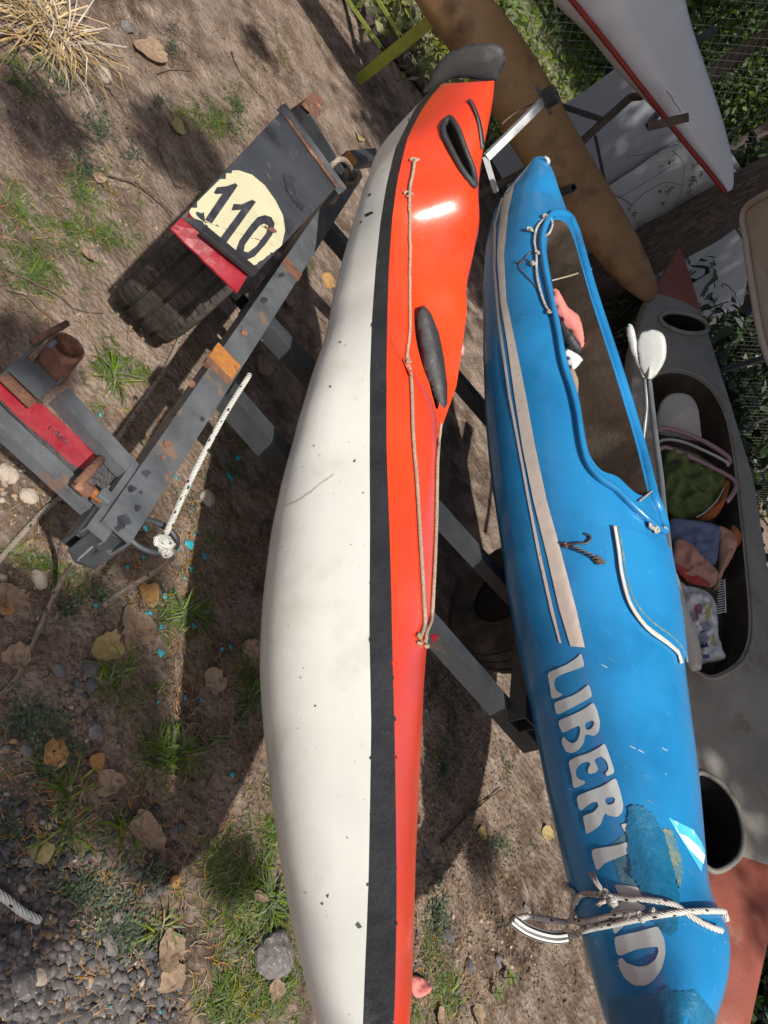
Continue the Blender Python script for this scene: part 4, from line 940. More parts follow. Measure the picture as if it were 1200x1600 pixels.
rope('rail_rope', 'grey rope loop hitched round the rail beside the black mudguard', [rr1+ZU*.03, rr1+Wd*.02, rr1-ZU*.03+L_*.01, rr1-Wd*.02, rr1+ZU*.02+L_*.02, rr1+Wd*.02+L_*.02], .008, M['rope_dirty'])
prg = thing('pink_rope_end', 'pink and white rope knot hanging between the two kayaks', 'rope', dp(710, 545, 2.2))
knot(prg, dp(709, 545, 2.25), norm(CAM-dp(709, 545, 2.25)), .022, rope_mat('pink_rope', (.6, .2, .2), (.65, .4, .38), (.6, .08, .08)), 'knot', 4, 2, .011)

# ------------------------------------------------------------ brown canoe, white kayak on the rack, grey kayak
def spindle(name, label, cat, st, m, part, he=2.4, sub=5, thick=1.0, k=30, upbias=0):
    """st: (xl,yl,xr,yr,depth) edges of the silhouette"""
    P = smooth_path([np.array(s, float) for s in st], sub)
    C = [dp((s[0]+s[2])/2, (s[1]+s[3])/2, s[4]) for s in P]; R = [np.linalg.norm(dp(s[0], s[1], s[4])-dp(s[2], s[3], s[4]))/2 for s in P]
    t = thing(name, label, cat, C[len(C)//2]*[1, 1, 1])
    v = []; n = len(C)
    for i in range(n):
        T = norm(C[min(i+1, n-1)]-C[max(i-1, 0)]); D = norm(dp(P[i][0], P[i][1], P[i][4])-dp(P[i][2], P[i][3], P[i][4])); a = norm(D-T*np.dot(D, T)); b = np.cross(a, T)
        for j in range(k):
            w = 2*math.pi*j/k; ca, sa = math.cos(w), math.sin(w); r_ = (abs(ca) ** he+abs(sa) ** he) ** (-1/he)
            v.append(C[i]+a*ca*r_*R[i]+b*sa*r_*R[i]*thick)
    f = [(i*k+j, i*k+(j+1) % k, (i+1)*k+(j+1) % k, (i+1)*k+j) for i in range(n-1) for j in range(k)]
    f += [tuple(range(k))[::-1], tuple(range((n-1)*k, n*k))]
    bm = bmesh.new(); vs = [bm.verts.new(Vector(q-BASE[t])) for q in v]
    for q in f: bm.faces.new([vs[a] for a in q])
    bmesh.ops.recalc_face_normals(bm, faces=bm.faces); me = bpy.data.meshes.new(part); bm.to_mesh(me); bm.free(); me.materials.append(m)
    me.polygons.foreach_set('use_smooth', [True]*len(me.polygons)); o = bpy.data.objects.new(part, me); COL.objects.link(o); o.parent = t; BASE[o] = BASE[t]
    return t, o
can, co = spindle('canoe', 'brown translucent fibreglass canoe hull stored upside down behind the kayaks', 'canoe',
    [(540, -190, 630, -230, 3.4), (590, -100, 676, -142, 3.5), (650, 0, 724, -54, 3.6), (713, 90, 796, 38, 3.72), (767, 170, 850, 118, 3.85), (816, 250, 893, 197, 3.97), (870, 322, 937, 272, 4.08), (925, 392, 977, 340, 4.2), (962, 435, 1003, 390, 4.28), (992, 462, 1020, 430, 4.35), (1010, 472, 1026, 455, 4.4)],
    M['brown_hull'], 'hull', he=2.1, thick=.75)
wk, wo_ = spindle('kayak', 'white kayak with dark red edge stored bottom up on the rack arms', 'kayak',
    [(760, -160, 990, -260, 3.35), (830, -80, 1020, -120, 3.45), (893, 0, 1052, -60, 3.6), (955, 75, 1078, 50, 3.75), (1010, 145, 1100, 110, 3.85), (1065, 215, 1126, 185, 3.95), (1105, 262, 1141, 240, 4.02), (1128, 292, 1144, 276, 4.06), (1136, 302, 1143, 292, 4.08)],
    M['far_white'], 'hull', he=2.3, thick=.6)
bvw = bvh_of(wo_)
tp = []
for s in smooth_path([np.array(q, float) for q in [(845, -60, 3.4), (897, 4, 3.52), (958, 80, 3.67), (1012, 149, 3.78), (1067, 219, 3.90), (1106, 266, 3.98), (1133, 300, 4.05)]], 6): tp.append(dp(*s))
MB().tube(tp, .019, 8, flat=.7).build('red_trim', M['trim_red'], wk, smooth=True)
MB().tube([hitn(bvw, x, y)[0]+hitn(bvw, x, y)[1]*.001 for x, y in ((1041, 142), (1049, 150), (1053, 160), (1060, 168), (1064, 176))], .0016, 5).build('crack', M['twig'], wk)

gl = interp([(388, 1060), (420, 1045), (480, 1012), (560, 990), (640, 982), (760, 988), (900, 1003), (1050, 1022), (1200, 1042), (1350, 1062), (1500, 1085), (1700, 1098), (1800, 1104)])
gr_ = interp([(388, 1064), (420, 1074), (450, 1084), (500, 1101), (550, 1118), (600, 1135), (650, 1150), (720, 1172), (880, 1196), (1000, 1210), (1150, 1222), (1300, 1218), (1436, 1198), (1600, 1167), (1700, 1140), (1800, 1112)])
gd = interp([(388, 5.0), (505, 4.5), (650, 4.0), (850, 3.6), (1050, 3.2), (1300, 2.85), (1600, 2.45), (1800, 2.3)])
rowsg = list(np.concatenate([np.linspace(390, 480, 8), np.linspace(500, 1340, 30), np.linspace(1370, 1795, 14)]))
P0 = [dp((gl(t)+gr_(t))/2, t, gd(t)) for t in rowsg]
Kg = norm(P0[4]-P0[-6]); Ig = norm(np.cross(Kg, ZU)); Ig = Ig if Ig[1] > 0 or Ig[0] > 0 else -Ig
def face_up(c): v = ZU*.72+norm(CAM-c)*.75; return norm(v-Kg*np.dot(v, Kg))
Ug = face_up(P0[22]); Ig = norm(np.cross(Kg, Ug)); Ig = Ig if Ig[1] > 0 else -Ig
gbase = P0[25]-ZU*.3
gk = thing('kayak', 'faded grey and red kayak with round hatches, loaded with gear, right of the blue kayak', 'kayak', gbase)
V = []; k = 32
for t, c in zip(rowsg, P0):
    a = on_plane(gl(t), t, c, Ug); b = on_plane(gr_(t), t, c, Ug); w = abs(np.dot(b-a, Ig))/2; c = (a+b)/2
    for j in range(k):
        th = 2*math.pi*j/k; ca, sa = math.cos(th), math.sin(th)
        hgt = (.055 if sa > 0 else .24)*min(1, w/.15)
        V.append(c+Ig*ca*w+Ug*(np.sign(sa)*abs(sa) ** .7)*hgt)
ns = len(rowsg); bm = bmesh.new(); vs = [bm.verts.new(Vector(q)) for q in V]
for i in range(ns-1):
    for j in range(k):
        f = bm.faces.new([vs[i*k+j], vs[i*k+(j+1) % k], vs[(i+1)*k+(j+1) % k], vs[(i+1)*k+j]])
        sa = math.sin(2*math.pi*(j+.5)/k); y = rowsg[i]
        f.material_index = 1 if (y < 478 or y > 1338 or (sa < -.05 and math.cos(2*math.pi*(j+.5)/k) > 0)) else 0
for i, rv in ((0, 1), (ns-1, 0)):
    f = bm.faces.new([vs[i*k+j] for j in range(k)]); f.material_index = 1
bmesh.ops.recalc_face_normals(bm, faces=bm.faces)
go = bm_obj('body', bm, [M['grey_hull'], M['pink_hull'], M['fibre'], M['dark'], M['dark']], gk)
bvg0 = bvh_of(go)
carve(go, [(1020, 592), (1060, 583), (1100, 600), (1128, 640), (1143, 700), (1155, 800), (1165, 900), (1170, 980), (1160, 1022), (1140, 1043), (1110, 1055), (1085, 1040), (1068, 1000), (1055, 900), (1040, 800), (1025, 700), (1015, 630)], Ug, .2, 2, smooth=3)
hn = [(1092, 1208), (1125, 1225), (1150, 1260), (1160, 1305), (1153, 1338), (1130, 1358), (1108, 1360), (1088, 1335), (1078, 1280), (1080, 1230)]
carve(go, hn, Ug, .18, 3, smooth=3)
hf = [(1068+34*math.cos(a)-4*math.sin(a), 506+13*math.sin(a)+8*math.cos(a)) for a in np.linspace(0, 2*math.pi, 14, False)]
carve(go, hf, Ug, .15, 4, smooth=2)
split(go, ['deck', 'painted_end', 'cockpit_liner', 'hatch_well', 'hatch_well'])
for nm, pl, rad in (('hatch_rim', hn, .011), ('hatch_rim', [(1068+(x-1068)*1.1, 506+(y-506)*1.1) for x, y in hf], .014)):
    rim = []
    for x, y in smooth_path(pl, 4, True):
        p, n = hitn(bvg0, x, y)
        if p is not None: rim.append(p+Ug*.008)
    MB().tube(rim+rim[:2], rad, 8, cap=False).build(nm, M['grey_hull'], gk, smooth=True)
rim = []
for x, y in smooth_path([(1018, 588), (1060, 578), (1102, 596), (1132, 638), (1148, 700), (1160, 800), (1171, 900), (1176, 980), (1166, 1026), (1142, 1049), (1110, 1061), (1080, 1045)], 5):
    p, n = hitn(bvg0, x, y)
    if p is not None: rim.append(p+Ug*.004)
MB().tube(rim, .009, 8).build('cockpit_coaming', M['grey_hull'], gk, smooth=True)
for i, q in enumerate((10, 34)):
    c = P0[q]-Ug*.25; ih = norm([Ig[0], Ig[1], 0]); t = thing('trestle', ['dark steel trestle under the far half of the grey kayak', 'dark steel trestle under the near half of the grey kayak'][i], 'trestle', c*[1, 1, 0])
    MB().beam(c-ih*.3, c+ih*.3, .04, .04).build('top_bar', M['steel_black'], t)
    for sg in (-1, 1):
        for kg in (-1, 1): MB().tube([c+ih*.26*sg-ZU*.03, c*[1, 1, 0]+ih*.3*sg+norm([Kg[0], Kg[1], 0])*.16*kg], .014, 8).build('leg', M['steel_black'], t, smooth=True)
def gdep(y): return gd(y)
def load(name, label, cat, parts, lift=0):
    c = parts[0][1]; cx = sum(p[0] for p in c)/len(c); cy = sum(p[1] for p in c)/len(c)
    t = thing(name, label, cat, dp(cx, cy, gdep(cy)+.05))
    for nm, poly, m, th, dd in parts:
        cx = sum(p[0] for p in poly)/len(poly); cy = sum(p[1] for p in poly)/len(poly)
        P_ = dp(cx, cy, gdep(cy)+dd); n = norm(norm(CAM-P_)+Ug*.9)
        pillow(nm, smooth_path(poly, 3, True), P_, n, th*1.1, m, t, wr=.55, wf=20 if 'seat' not in nm and nm != 'board' else 3, seed=len(name)+cx, fold=.03 if 'seat' not in nm and nm != 'board' else 0, step=3, e=.45)
    return t
load('moulded_seat', 'off-white rounded plastic seat back in the grey kayak', 'seat', [('seat_shell', [(1026, 665), (1028, 640), (1040, 620), (1060, 614), (1080, 620), (1091, 640), (1094, 665), (1094, 688), (1060, 684), (1030, 678)], M['seat_white'], .05, .02)])
def gtube(name, label, cat, pts, rad, m, dd=-.06):
    t = thing(name, label, cat, dp(*pts[len(pts)//2], gdep(pts[len(pts)//2][1])+dd))
    MB().tube([dp(x, y, gdep(y)+dd) for x, y in smooth_path(pts, 6)], rad, 8).build('tube', m, t, smooth=True); return t
load('green_bag', 'olive green fabric bag with orange piping in the grey kayak', 'bag', [('bag_body', [(1040, 704), (1060, 700), (1095, 715), (1125, 735), (1134, 755), (1122, 780), (1100, 800), (1070, 812), (1045, 806), (1036, 780), (1034, 740)], M['green_cloth'], .07, .0),
      ('orange_flap', [(1134, 750), (1140, 760), (1128, 795), (1112, 812), (1090, 812), (1108, 795), (1122, 778)], M['orange_cloth'], .03, .0)])
bagg = bpy.data.objects['green_bag']
MB().tube([dp(x, y, gdep(y)-.085) for x, y in smooth_path([(1040, 732), (1055, 722), (1075, 718), (1100, 724)], 5)], .007, 6, flat=.4).build('strap', M['rubber'], bagg, smooth=True)
MB().tube([dp(x, y, gdep(y)-.05) for x, y in smooth_path([(1131, 762), (1120, 782), (1102, 800), (1088, 808)], 5)], .004, 6).build('piping', M['seat_white'], bagg, smooth=True)
gtube('folding_chair', 'mauve tubular folding chair frame lying over the green bag', 'chair', [(1018, 690), (1032, 670), (1060, 674), (1100, 690), (1135, 712), (1140, 724)], .013, M['mauve'])
gtube('folding_chair', 'pale grey tubular chair frame just below the off-white seat', 'chair', [(1015, 705), (1035, 688), (1065, 690), (1100, 704), (1132, 720), (1138, 728)], .008, M['seat_white'])
gtube('folding_chair', 'pink tubular chair frame nearest to the green bag', 'chair', [(1012, 726), (1034, 700), (1060, 706), (1100, 724), (1140, 745), (1150, 757), (1146, 770), (1136, 784)], .011, M['mauve'], -.1)
load('blue_towel', 'blue-grey folded cloth beside the salmon bag in the grey kayak', 'towel', [('cloth', [(1046, 812), (1075, 812), (1124, 822), (1124, 850), (1118, 882), (1095, 880), (1060, 866), (1046, 840)], M['blue_cloth'], .03, -.02)])
load('salmon_bag', 'salmon pink cloth bag with orange edge in the grey kayak', 'bag', [('bag_body', [(1050, 858), (1060, 842), (1080, 850), (1100, 872), (1118, 888), (1122, 905), (1110, 918), (1085, 908), (1062, 900), (1050, 885)], M['pink_cloth'], .04, -.05),
      ('bag_side', [(1122, 822), (1145, 832), (1152, 850), (1142, 875), (1130, 895), (1122, 920), (1112, 920), (1122, 890), (1124, 850)], M['pink_cloth'], .03, .0), ('orange_edge', [(1145, 820), (1158, 835), (1156, 850), (1148, 855), (1140, 838)], M['orange_cloth'], .02, 0)])
load('red_cloth', 'red and navy cloth corner under the salmon bag', 'cloth', [('cloth', [(1052, 882), (1075, 890), (1105, 908), (1108, 916), (1080, 912), (1070, 905)], M['orange_red'], .02, -.06)])
gr_rack = thing('wire_grid', 'small white wire grid between the salmon bag and the plastic bag', 'grid', dp(1130, 930, gdep(930)+.03))
mb = MB()
for k_ in range(14):
    y = 905+k_*3.8; mb.tube([dp(1122-k_*.1, y+4, gdep(y)), dp(1132+k_*.15, y+1, gdep(y))], .0018, 4)
mb.tube([dp(1132, 905, gdep(905)), dp(1134, 957, gdep(957))], .0025, 4); mb.build('wires', M['white'], gr_rack)
wb = load('plastic_bag', 'crumpled white printed plastic bag in the near end of the grey cockpit', 'bag', [('bag_body', [(1058, 905), (1070, 915), (1095, 920), (1115, 935), (1121, 960), (1122, 990), (1128, 1015), (1132, 1030), (1105, 1036), (1085, 1038), (1070, 1010), (1058, 960)], M['bag_white'], .06, -.04)])
bvbag = bvh_of(wb.children[0])
def AG(l): return [(1000+x/3.2, 600+y/3.2) for x, y in l]
for nm, poly, m, hs_ in (('letter', AG([(272, 1103), (300, 1098), (312, 1120), (308, 1145), (292, 1152), (295, 1185), (285, 1186)]), M['pink_letter'], [AG([(288, 1112), (300, 1115), (300, 1135), (291, 1138)])]),
                    ('letter', AG([(318, 1105), (328, 1103), (338, 1130), (350, 1098), (358, 1100), (350, 1140), (342, 1178), (330, 1178), (332, 1145)]), M['yellow_letter'], []),
                    ('letter', AG([(362, 1260), (375, 1255), (378, 1310), (366, 1312)]), M['yellow_letter'], []),
                    ('small_print', AG([(300, 1200), (340, 1186), (341, 1190), (301, 1205)]), M['pink_letter'], []),
                    ('small_print', AG([(302, 1290), (310, 1312), (318, 1290), (326, 1312), (334, 1290), (342, 1310), (340, 1316), (320, 1318), (304, 1316)]), M['navy_letter'], []),
                    ('small_print', AG([(315, 1355), (345, 1352), (346, 1368), (316, 1372)]), M['navy_letter'], []),
                    ('small_print', AG([(306, 1240), (340, 1228), (341, 1233), (307, 1246)]), M['navy_letter'], [])):
    decal(nm, bvbag, poly, m, wb.children[0], holes=hs_, step=3, off=.003)
load('bag_flap', 'pale grey plastic board standing between the blue deck and the plastic bag', 'board', [('board', [(1048, 888), (1056, 892), (1064, 915), (1078, 960), (1092, 1000), (1097, 1040), (1090, 1048), (1076, 1044), (1062, 1000), (1052, 940)], M['seat_white'], .02, -.25)])

# paddle
pd = thing('paddle', 'white paddle with grey shaft standing in the grey kayak', 'paddle', dp(1035, 700, 3.4))
def blade(poly, d, n, th=.012, nm='blade'): return pillow(nm, smooth_path(poly, 4, True), dp(poly[0][0], poly[0][1], d), n, th, M['paddle'], pd, wr=.05, e=.35, back=.6, step=4)
bn = norm(CAM-dp(1017, 550, 3.3))
blade([(1010, 592), (1000, 575), (995, 545), (997, 525), (1005, 517), (1022, 515), (1036, 522), (1041, 538), (1040, 560), (1030, 580), (1019, 592)], 3.3, bn)
MB().tube([dp(x, y, d) for x, y, d in ((1018, 520, 3.285), (1017, 560, 3.28), (1014, 592, 3.28), (1014, 600, 3.28))], [.003, .005, .010, .012], 8).build('blade_spine', M['paddle'], pd, smooth=True)
shaft = [dp(x, y, 3.28-(y-595)*.0026) for x, y in smooth_path([(1014, 595), (1020, 650), (1026, 700), (1032, 745), (1037, 800), (1042, 835), (1046, 880)], 5)]
MB().tube(shaft, .0125, 12).build('shaft', M['alu'], pd, smooth=True)
pd2 = thing('paddle', 'second paddle with blade turned edge-on behind the first', 'paddle', dp(1005, 620, 3.5))
pillow('blade', smooth_path([(985, 506), (990, 512), (994, 528), (997, 548), (1005, 568), (1009, 588), (1006, 592), (999, 578), (990, 560), (983, 540), (979, 518), (981, 508)], 3, True), dp(995, 550, 3.42), norm(CAM-dp(995, 550, 3.42)), .01, M['paddle'], pd2, wr=.05, e=.4, back=1, step=4)
MB().tube([dp(x, y, 3.42) for x, y in smooth_path([(1007, 590), (1010, 630), (1007, 665), (1003, 700)], 5)], .0115, 12).build('shaft', M['alu'], pd2, smooth=True)

# ------------------------------------------------------------ rack, struts, frame, panels
rack = thing('storage_rack', 'dark steel rack with arms carrying the white kayak and brown canoe', 'rack', at(900, 260, 0)*0+dp(950, 200, 4.2)*[1, 1, 0])
def bar(a, b, w, m, parent, nm='arm', h=None): return MB().beam(a, b, w, h or w, wall=.003, top=False).build(nm, m, parent)
bar(dp(1012, 198, 3.72), dp(1076, 183, 3.66), .034, M['wood'], rack)
bar(dp(1014, 196, 3.74), dp(1026, 178, 4.2), .03, M['steel_black'], rack)
bar(dp(908, 222, 4.35), dp(985, 152, 4.25), .034, M['wood'], rack, 'post')
bar(dp(985, 152, 4.25), dp(1004, 150, 4.2), .032, M['wood'], rack)
bar(dp(870, 163, 4.3), dp(944, 188, 4.3), .028, M['steel_black'], rack, 'brace')
bar(dp(1072, 74, 4.0), dp(1118, 46, 3.95), .034, M['steel_black'], rack)
bar(dp(930, 212, 4.35), dp(945, 285, 4.5), .018, M['steel_black'], rack, 'brace')
bar(dp(870, 302, 4.02), dp(896, 293, 3.85), .034, M['steel'], rack)
bar(dp(908, 222, 4.36), dp(700, 330, 4.5), .034, M['wood'], rack, 'post')
bar(dp(1160, 492, 3.7), dp(1215, 410, 3.7), .04, M['steel_black'], rack, 'brace')
bar(dp(1000, 620, 4.9), dp(1190, 560, 4.9), .03, M['steel_black'], rack, 'rail')
st = thing('white_strut', 'white painted steel strut with black rubber cap in front of the brown canoe', 'strut', dp(760, 240, 3.45))
bar(dp(760, 246, 3.42), dp(851, 156, 3.36), .033, M['white_steel'], st, 'bar')
bar(dp(838, 135, 3.36), dp(860, 178, 3.36), .018, M['steel_light'], st, 'cross_bar')
MB().tube([dp(853, 155, 3.33), dp(868, 145, 3.3)], .042, 16).build('rubber_cap', M['rubber'], st, smooth=False)
bar(dp(758, 244, 3.42), dp(775, 300, 3.5), .022, M['white_steel'], st, 'foot')
MB().tube([dp(x, y, 3.4) for x, y in smooth_path([(784, 194), (800, 180), (820, 168), (838, 160)], 5)], .004, 6).build('hose', M['twig'], st, smooth=True)
gf_ = thing('metal_trestle', 'lime green painted steel trestle behind the kayaks at the top', 'frame', gat(562, 126)*[1, 1, 0])
def sbar(p, q, w=.06, nm='leg'): return MB().beam(p, q, w, w*.5, wall=.003, top=False).build(nm, M['lime'], gf_)
g1 = gat(560, 125); hdp = float((RM.T@(g1-CAM))[2])
sbar(g1, dp(718, -4, hdp-.75)); sbar(dp(618, 80, hdp-.22), dp(735, -20, hdp-.65))
sbar(dp(598, 78, hdp-.15), dp(535, -12, hdp+.35), .04, 'brace'); sbar(dp(627, 58, hdp-.2), dp(575, -25, hdp+.35), .04, 'brace')
for (a, b_, lb) in (((612, -10), (860, 210), 'grey weathered plank lying under the brown canoe'), ((560, 10), (720, 200), 'dark old plank on the shaded earth near the green frame')):
    pa, pb = gat(*a, .05), gat(*b_, .05); t = thing('plank', lb, 'plank', (pa+pb)/2)
    d_ = norm(pb-pa); MB().box((pa+pb)/2, (pb-pa)/2, np.cross(d_, ZU)*.06, ZU*.02, .004).build('board', M['wood'], t)
for (a, b_, z, lb) in (((770, 260), (1010, 640), .12, 'dark beam lying in the shade behind the blue kayak'), ((745, 300), (905, 600), .1, 'shaded beam lying close behind the blue kayak')):
    pa, pb = at(*a, z), at(*b_, z); t = thing('beam', lb, 'beam', (pa+pb)/2)
    d_ = norm(pb-pa); MB().box((pa+pb)/2, (pb-pa)/2, np.cross(d_, ZU)*.04, ZU*.04, .004).build('board', M['wood'], t)

# boundary: boards and chain-link fence, running away to the right
fd0 = norm(np.array([1207, 1377, 0.]))           # direction of the boundary
f0 = dp(905, 190, 5.0); fn = norm(np.cross(fd0, ZU)); fn = fn if np.dot(fn, CAM-f0) > 0 else -fn
def fp(x, y, off=0): return on_plane(x, y, f0+fn*off, fn)
def wallboard(name, label, pts, off, m, th=.012):
    P_ = [fp(x, y, off) for x, y in pts]; t = thing(name, label, 'board', P_[0]); k = len(P_)
    MB().add(P_+[p-fn*th for p in P_], [tuple(range(k)), tuple(range(k, 2*k))[::-1]]+[(i, k+i, k+(i+1) % k, (i+1) % k) for i in range(k)]).build('sheet', m, t); return t
wallboard('grey_board', 'large pale blue-grey sheet standing behind the rack', [(760, 235), (905, 150), (1030, 60), (1175, 290), (1040, 395), (900, 480)], .0, M['panel'])
wallboard('grey_board', 'lighter board overlapping the sheet beside the tree trunk', [(940, 300), (1055, 222), (1120, 240), (1185, 300), (1080, 420), (1000, 440)], .05, M['panel2'])
wallboard('grey_board', 'dark grey sheet low behind the trunk beside the kayak tip', [(1000, 420), (1140, 345), (1175, 400), (1160, 480), (1040, 520)], .02, M['panel'])
vines = thing('dry_vine', 'thin dry vine with curled leaves against the lighter board', 'vine', fp(1050, 280, .1))
for i, pts in enumerate(([(965, 310), (1000, 290), (1040, 265), (1060, 255)], [(985, 322), (1010, 300), (1040, 285), (1065, 290)], [(1050, 235), (1068, 255), (1066, 290), (1055, 325)], [(955, 302), (975, 312), (988, 322)], [(980, 245), (1020, 238), (1060, 225)])):
    MB().tube([fp(x, y, .09) for x, y in smooth_path(pts, 6)], .004 if i == 3 else .0022, 5).build('stem', M['twig'], vines, smooth=True)
mb = MB()
for i in range(60):
    x, y = random.choice([(1045, 298), (1085, 280), (1040, 320), (1080, 305), (990, 335), (1000, 350), (1045, 255), (1092, 260)]); x += rng.normal(0, 5); y += rng.normal(0, 4)
    p = fp(x, y, .1); a = rng.normal(0, 1, 3); a /= np.linalg.norm(a); b = rng.normal(0, 1, 3); mb.add([p, p+a*.02+b*.006, p+a*.04, p+a*.02-b*.006], [(0, 1, 2, 3)])
o_ = mb.build('dry_leaves', M['twig'], vines); o_['kind'] = 'stuff'
# fence
fence = thing('chain_link_fence', 'galvanised chain-link fence with green yard beyond', 'fence', f0*[1, 1, 0]-fn*.25)
mb = MB(); Zt = 2.7; step = .07; O = (f0-fn*.3)*[1, 1, 0]
for s in (1, -1):
    for k_ in range(-100, 150):
        u0 = k_*step
        a = O+fd0*u0; b = O+fd0*(u0+s*Zt)+ZU*Zt; mb.tube([a, b], .0009, 3, cap=False)
o_ = mb.build('wire_mesh', M['wire'], fence); o_['kind'] = 'stuff'
for u in (-5, -2.2, 1.6, 4.4, 7.2): MB().tube([O+fd0*u, O+fd0*u+ZU*2.75], .025, 8).build('post', M['steel_light'], fence, smooth=True)
MB().tube([O-fd0*6+ZU*2.7, O+fd0*9+ZU*2.7], .018, 8).build('rail', M['steel_light'], fence, smooth=True)

# ------------------------------------------------------------ trees and plants
def leaves(n, C, R, size, seed=0, clump=0, flat=1):
    r_ = np.random.default_rng(seed); C = np.asarray(C, float)
    if clump:
        cc = r_.normal(0, 1, (clump, 3)); cc /= np.linalg.norm(cc, axis=1)[:, None]; cc *= (r_.uniform(.15, 1, (clump, 1)) ** .5); cc *= R
        P_ = cc[r_.integers(0, clump, n)]+r_.normal(0, 1, (n, 3))*np.array(R)*.16
    else:
        P_ = r_.normal(0, .45, (n, 3))*R
    P_ = P_+C; a = r_.normal(0, 1, (n, 3)); a /= np.linalg.norm(a, axis=1)[:, None]; b = np.cross(a, r_.normal(0, 1, (n, 3))); b /= np.linalg.norm(b, axis=1)[:, None]
    s = size*r_.uniform(.6, 1.3, (n, 1))
    v = np.stack([P_-a*s, P_+b*s*.45, P_+a*s, P_-b*s*.45], 1).reshape(-1, 3); f = np.arange(4*n).reshape(n, 4)
    return v, f
def fast(name, v, f, m, parent=None, origin=(0, 0, 0)):
    b = BASE[parent] if parent is not None else np.asarray(origin, float)
    me = bpy.data.meshes.new(name); v = np.asarray(v)-b; f = np.asarray(f); nf, k = f.shape
    me.vertices.add(len(v)); me.vertices.foreach_set('co', v.astype(np.float32).ravel()); me.loops.add(nf*k); me.loops.foreach_set('vertex_index', f.astype(np.int32).ravel())
    me.polygons.add(nf); me.polygons.foreach_set('loop_start', np.arange(0, nf*k, k, dtype=np.int32)); me.polygons.foreach_set('loop_total', np.full(nf, k, np.int32))
    me.update(calc_edges=True); me.validate(); me.materials.append(m)
    o = bpy.data.objects.new(name, me); COL.objects.link(o); BASE[o] = b
    if parent is not None: o.parent = parent
    else: o.location = Vector(b)
    return o
# the leaning tree by the fence
b0, b1 = fp(1000, 395, .16), fp(1200, 285, .16); tdir = norm(b1-b0)
tk = thing('tree', 'tree with rough brown leaning trunk beside the grey boards', 'tree', b0-tdir*(b0[2]/tdir[2]))
base = b0-tdir*(b0[2]/tdir[2]); wid = .15
path = [base+tdir*s+np.array([.02*math.sin(s*2), .02*math.cos(s*3), 0]) for s in np.linspace(0, 4.5, 60)]
mb = MB(); mb.tube(path, [wid*(1.25-.09*s)*(1+.03*math.sin(i*1.3)) for i, s in enumerate(np.linspace(0, 4.5, 60))], 56)
mb.v = [v+norm(v-path[min(59, i//56)])*.022*abs(noise.noise(Vector((math.cos((i % 56)*.1122)*5, math.sin((i % 56)*.1122)*5, (i//56)*.11)))) for i, v in enumerate(mb.v)]
tko = mb.build('trunk', M['bark'], tk, smooth=True)
top = path[-1]
def crown(parent, C, R, n, size, seed, m, clump=40):
    v, f = leaves(n, C, R, size, seed, clump); return fast('crown', v, f, m, parent)
# limbs reach back to unseen leaf clumps, added along the sun to cast shade
targets = []
SHADE_CLUMPS = [(.9, 3.9, 4.2, 1.3), (2.6, 3.0, 4.2, 1.3), (1.9, 4.8, 4.0, 1.4), (3.4, 1.4, 4.4, 1.2)]
def shade_over(T, s_, r_): c = np.asarray(T)+SD*s_; return (c[0], c[1], c[2], r_)
for x, y, d in ((1130, 620, 4.2), (1150, 760, 3.9), (1160, 900, 3.6), (1170, 1050, 3.3), (1080, 500, 4.5), (1010, 330, 4.6), (960, 240, 4.6), (1080, 330, 4.8), (980, 400, 4.3), (900, 330, 4.1), (1230, 800, 3.4), (1240, 1100, 3.0), (1010, 60, 3.7), (1090, 200, 4.0), (930, 150, 4.6), (1200, 450, 3.7), (1180, 620, 3.9), (1230, 500, 4.6), (1260, 650, 4.4), (1280, 800, 4.1), (1290, 950, 3.8), (1300, 1100, 3.5), (1130, 420, 5.2), (1190, 350, 5.2), (800, 130, 3.85), (820, 190, 4.0), (930, 380, 4.2), (950, 60, 3.7), (860, 30, 5.5)):
    SHADE_CLUMPS.append(shade_over(dp(x, y, d), 3.3, .5))
for x, y, r_ in ((125, 1070, .2), (30, 1110, .2), (40, 990, .12), (185, 1120, .1), (285, 235, .17), (620, 90, .25), (690, 60, .25), (30, 560, .10), (60, 180, .12)):
    SHADE_CLUMPS.append(shade_over(gat(x, y), 4.2, r_))
for x, y, r_ in ((240, 1290, .09), (150, 1210, .12), (215, 870, .07), (400, 70, .07), (750, 1330, .07), (360, 1350, .06), (20, 1420, .09)): SHADE_CLUMPS.append(shade_over(gat(x, y), 4.2, r_))  # small unseen clumps added to dapple the ground
for i, (x, y, z, r_) in enumerate(SHADE_CLUMPS[:4]+SHADE_CLUMPS[5:20:4]):
    c = np.array([x, y, z]); mid = (top+c)/2+ZU*.3
    MB().tube(smooth_path([path[-8], mid, c], 8), list(np.linspace(.07, .02, 17)), 8).build('limb', M['bark'], tk, smooth=True)
vs_, fs_, n0 = [], [], 0
for i, (x, y, z, r_) in enumerate(SHADE_CLUMPS):
    v, f = leaves(int(11000*min(r_, 1.2) ** 1.6)+60, (x, y, z), np.array([r_, r_, r_*.45])*(1 if r_ > .6 else 1.0), .05, 10+i, 60 if r_ > .6 else 0); vs_.append(v); fs_.append(f+n0); n0 += len(v)
fast('crown', np.concatenate(vs_), np.concatenate(fs_), M['foliage'], tk)  # unseen crown made of the added shade-casting clumps

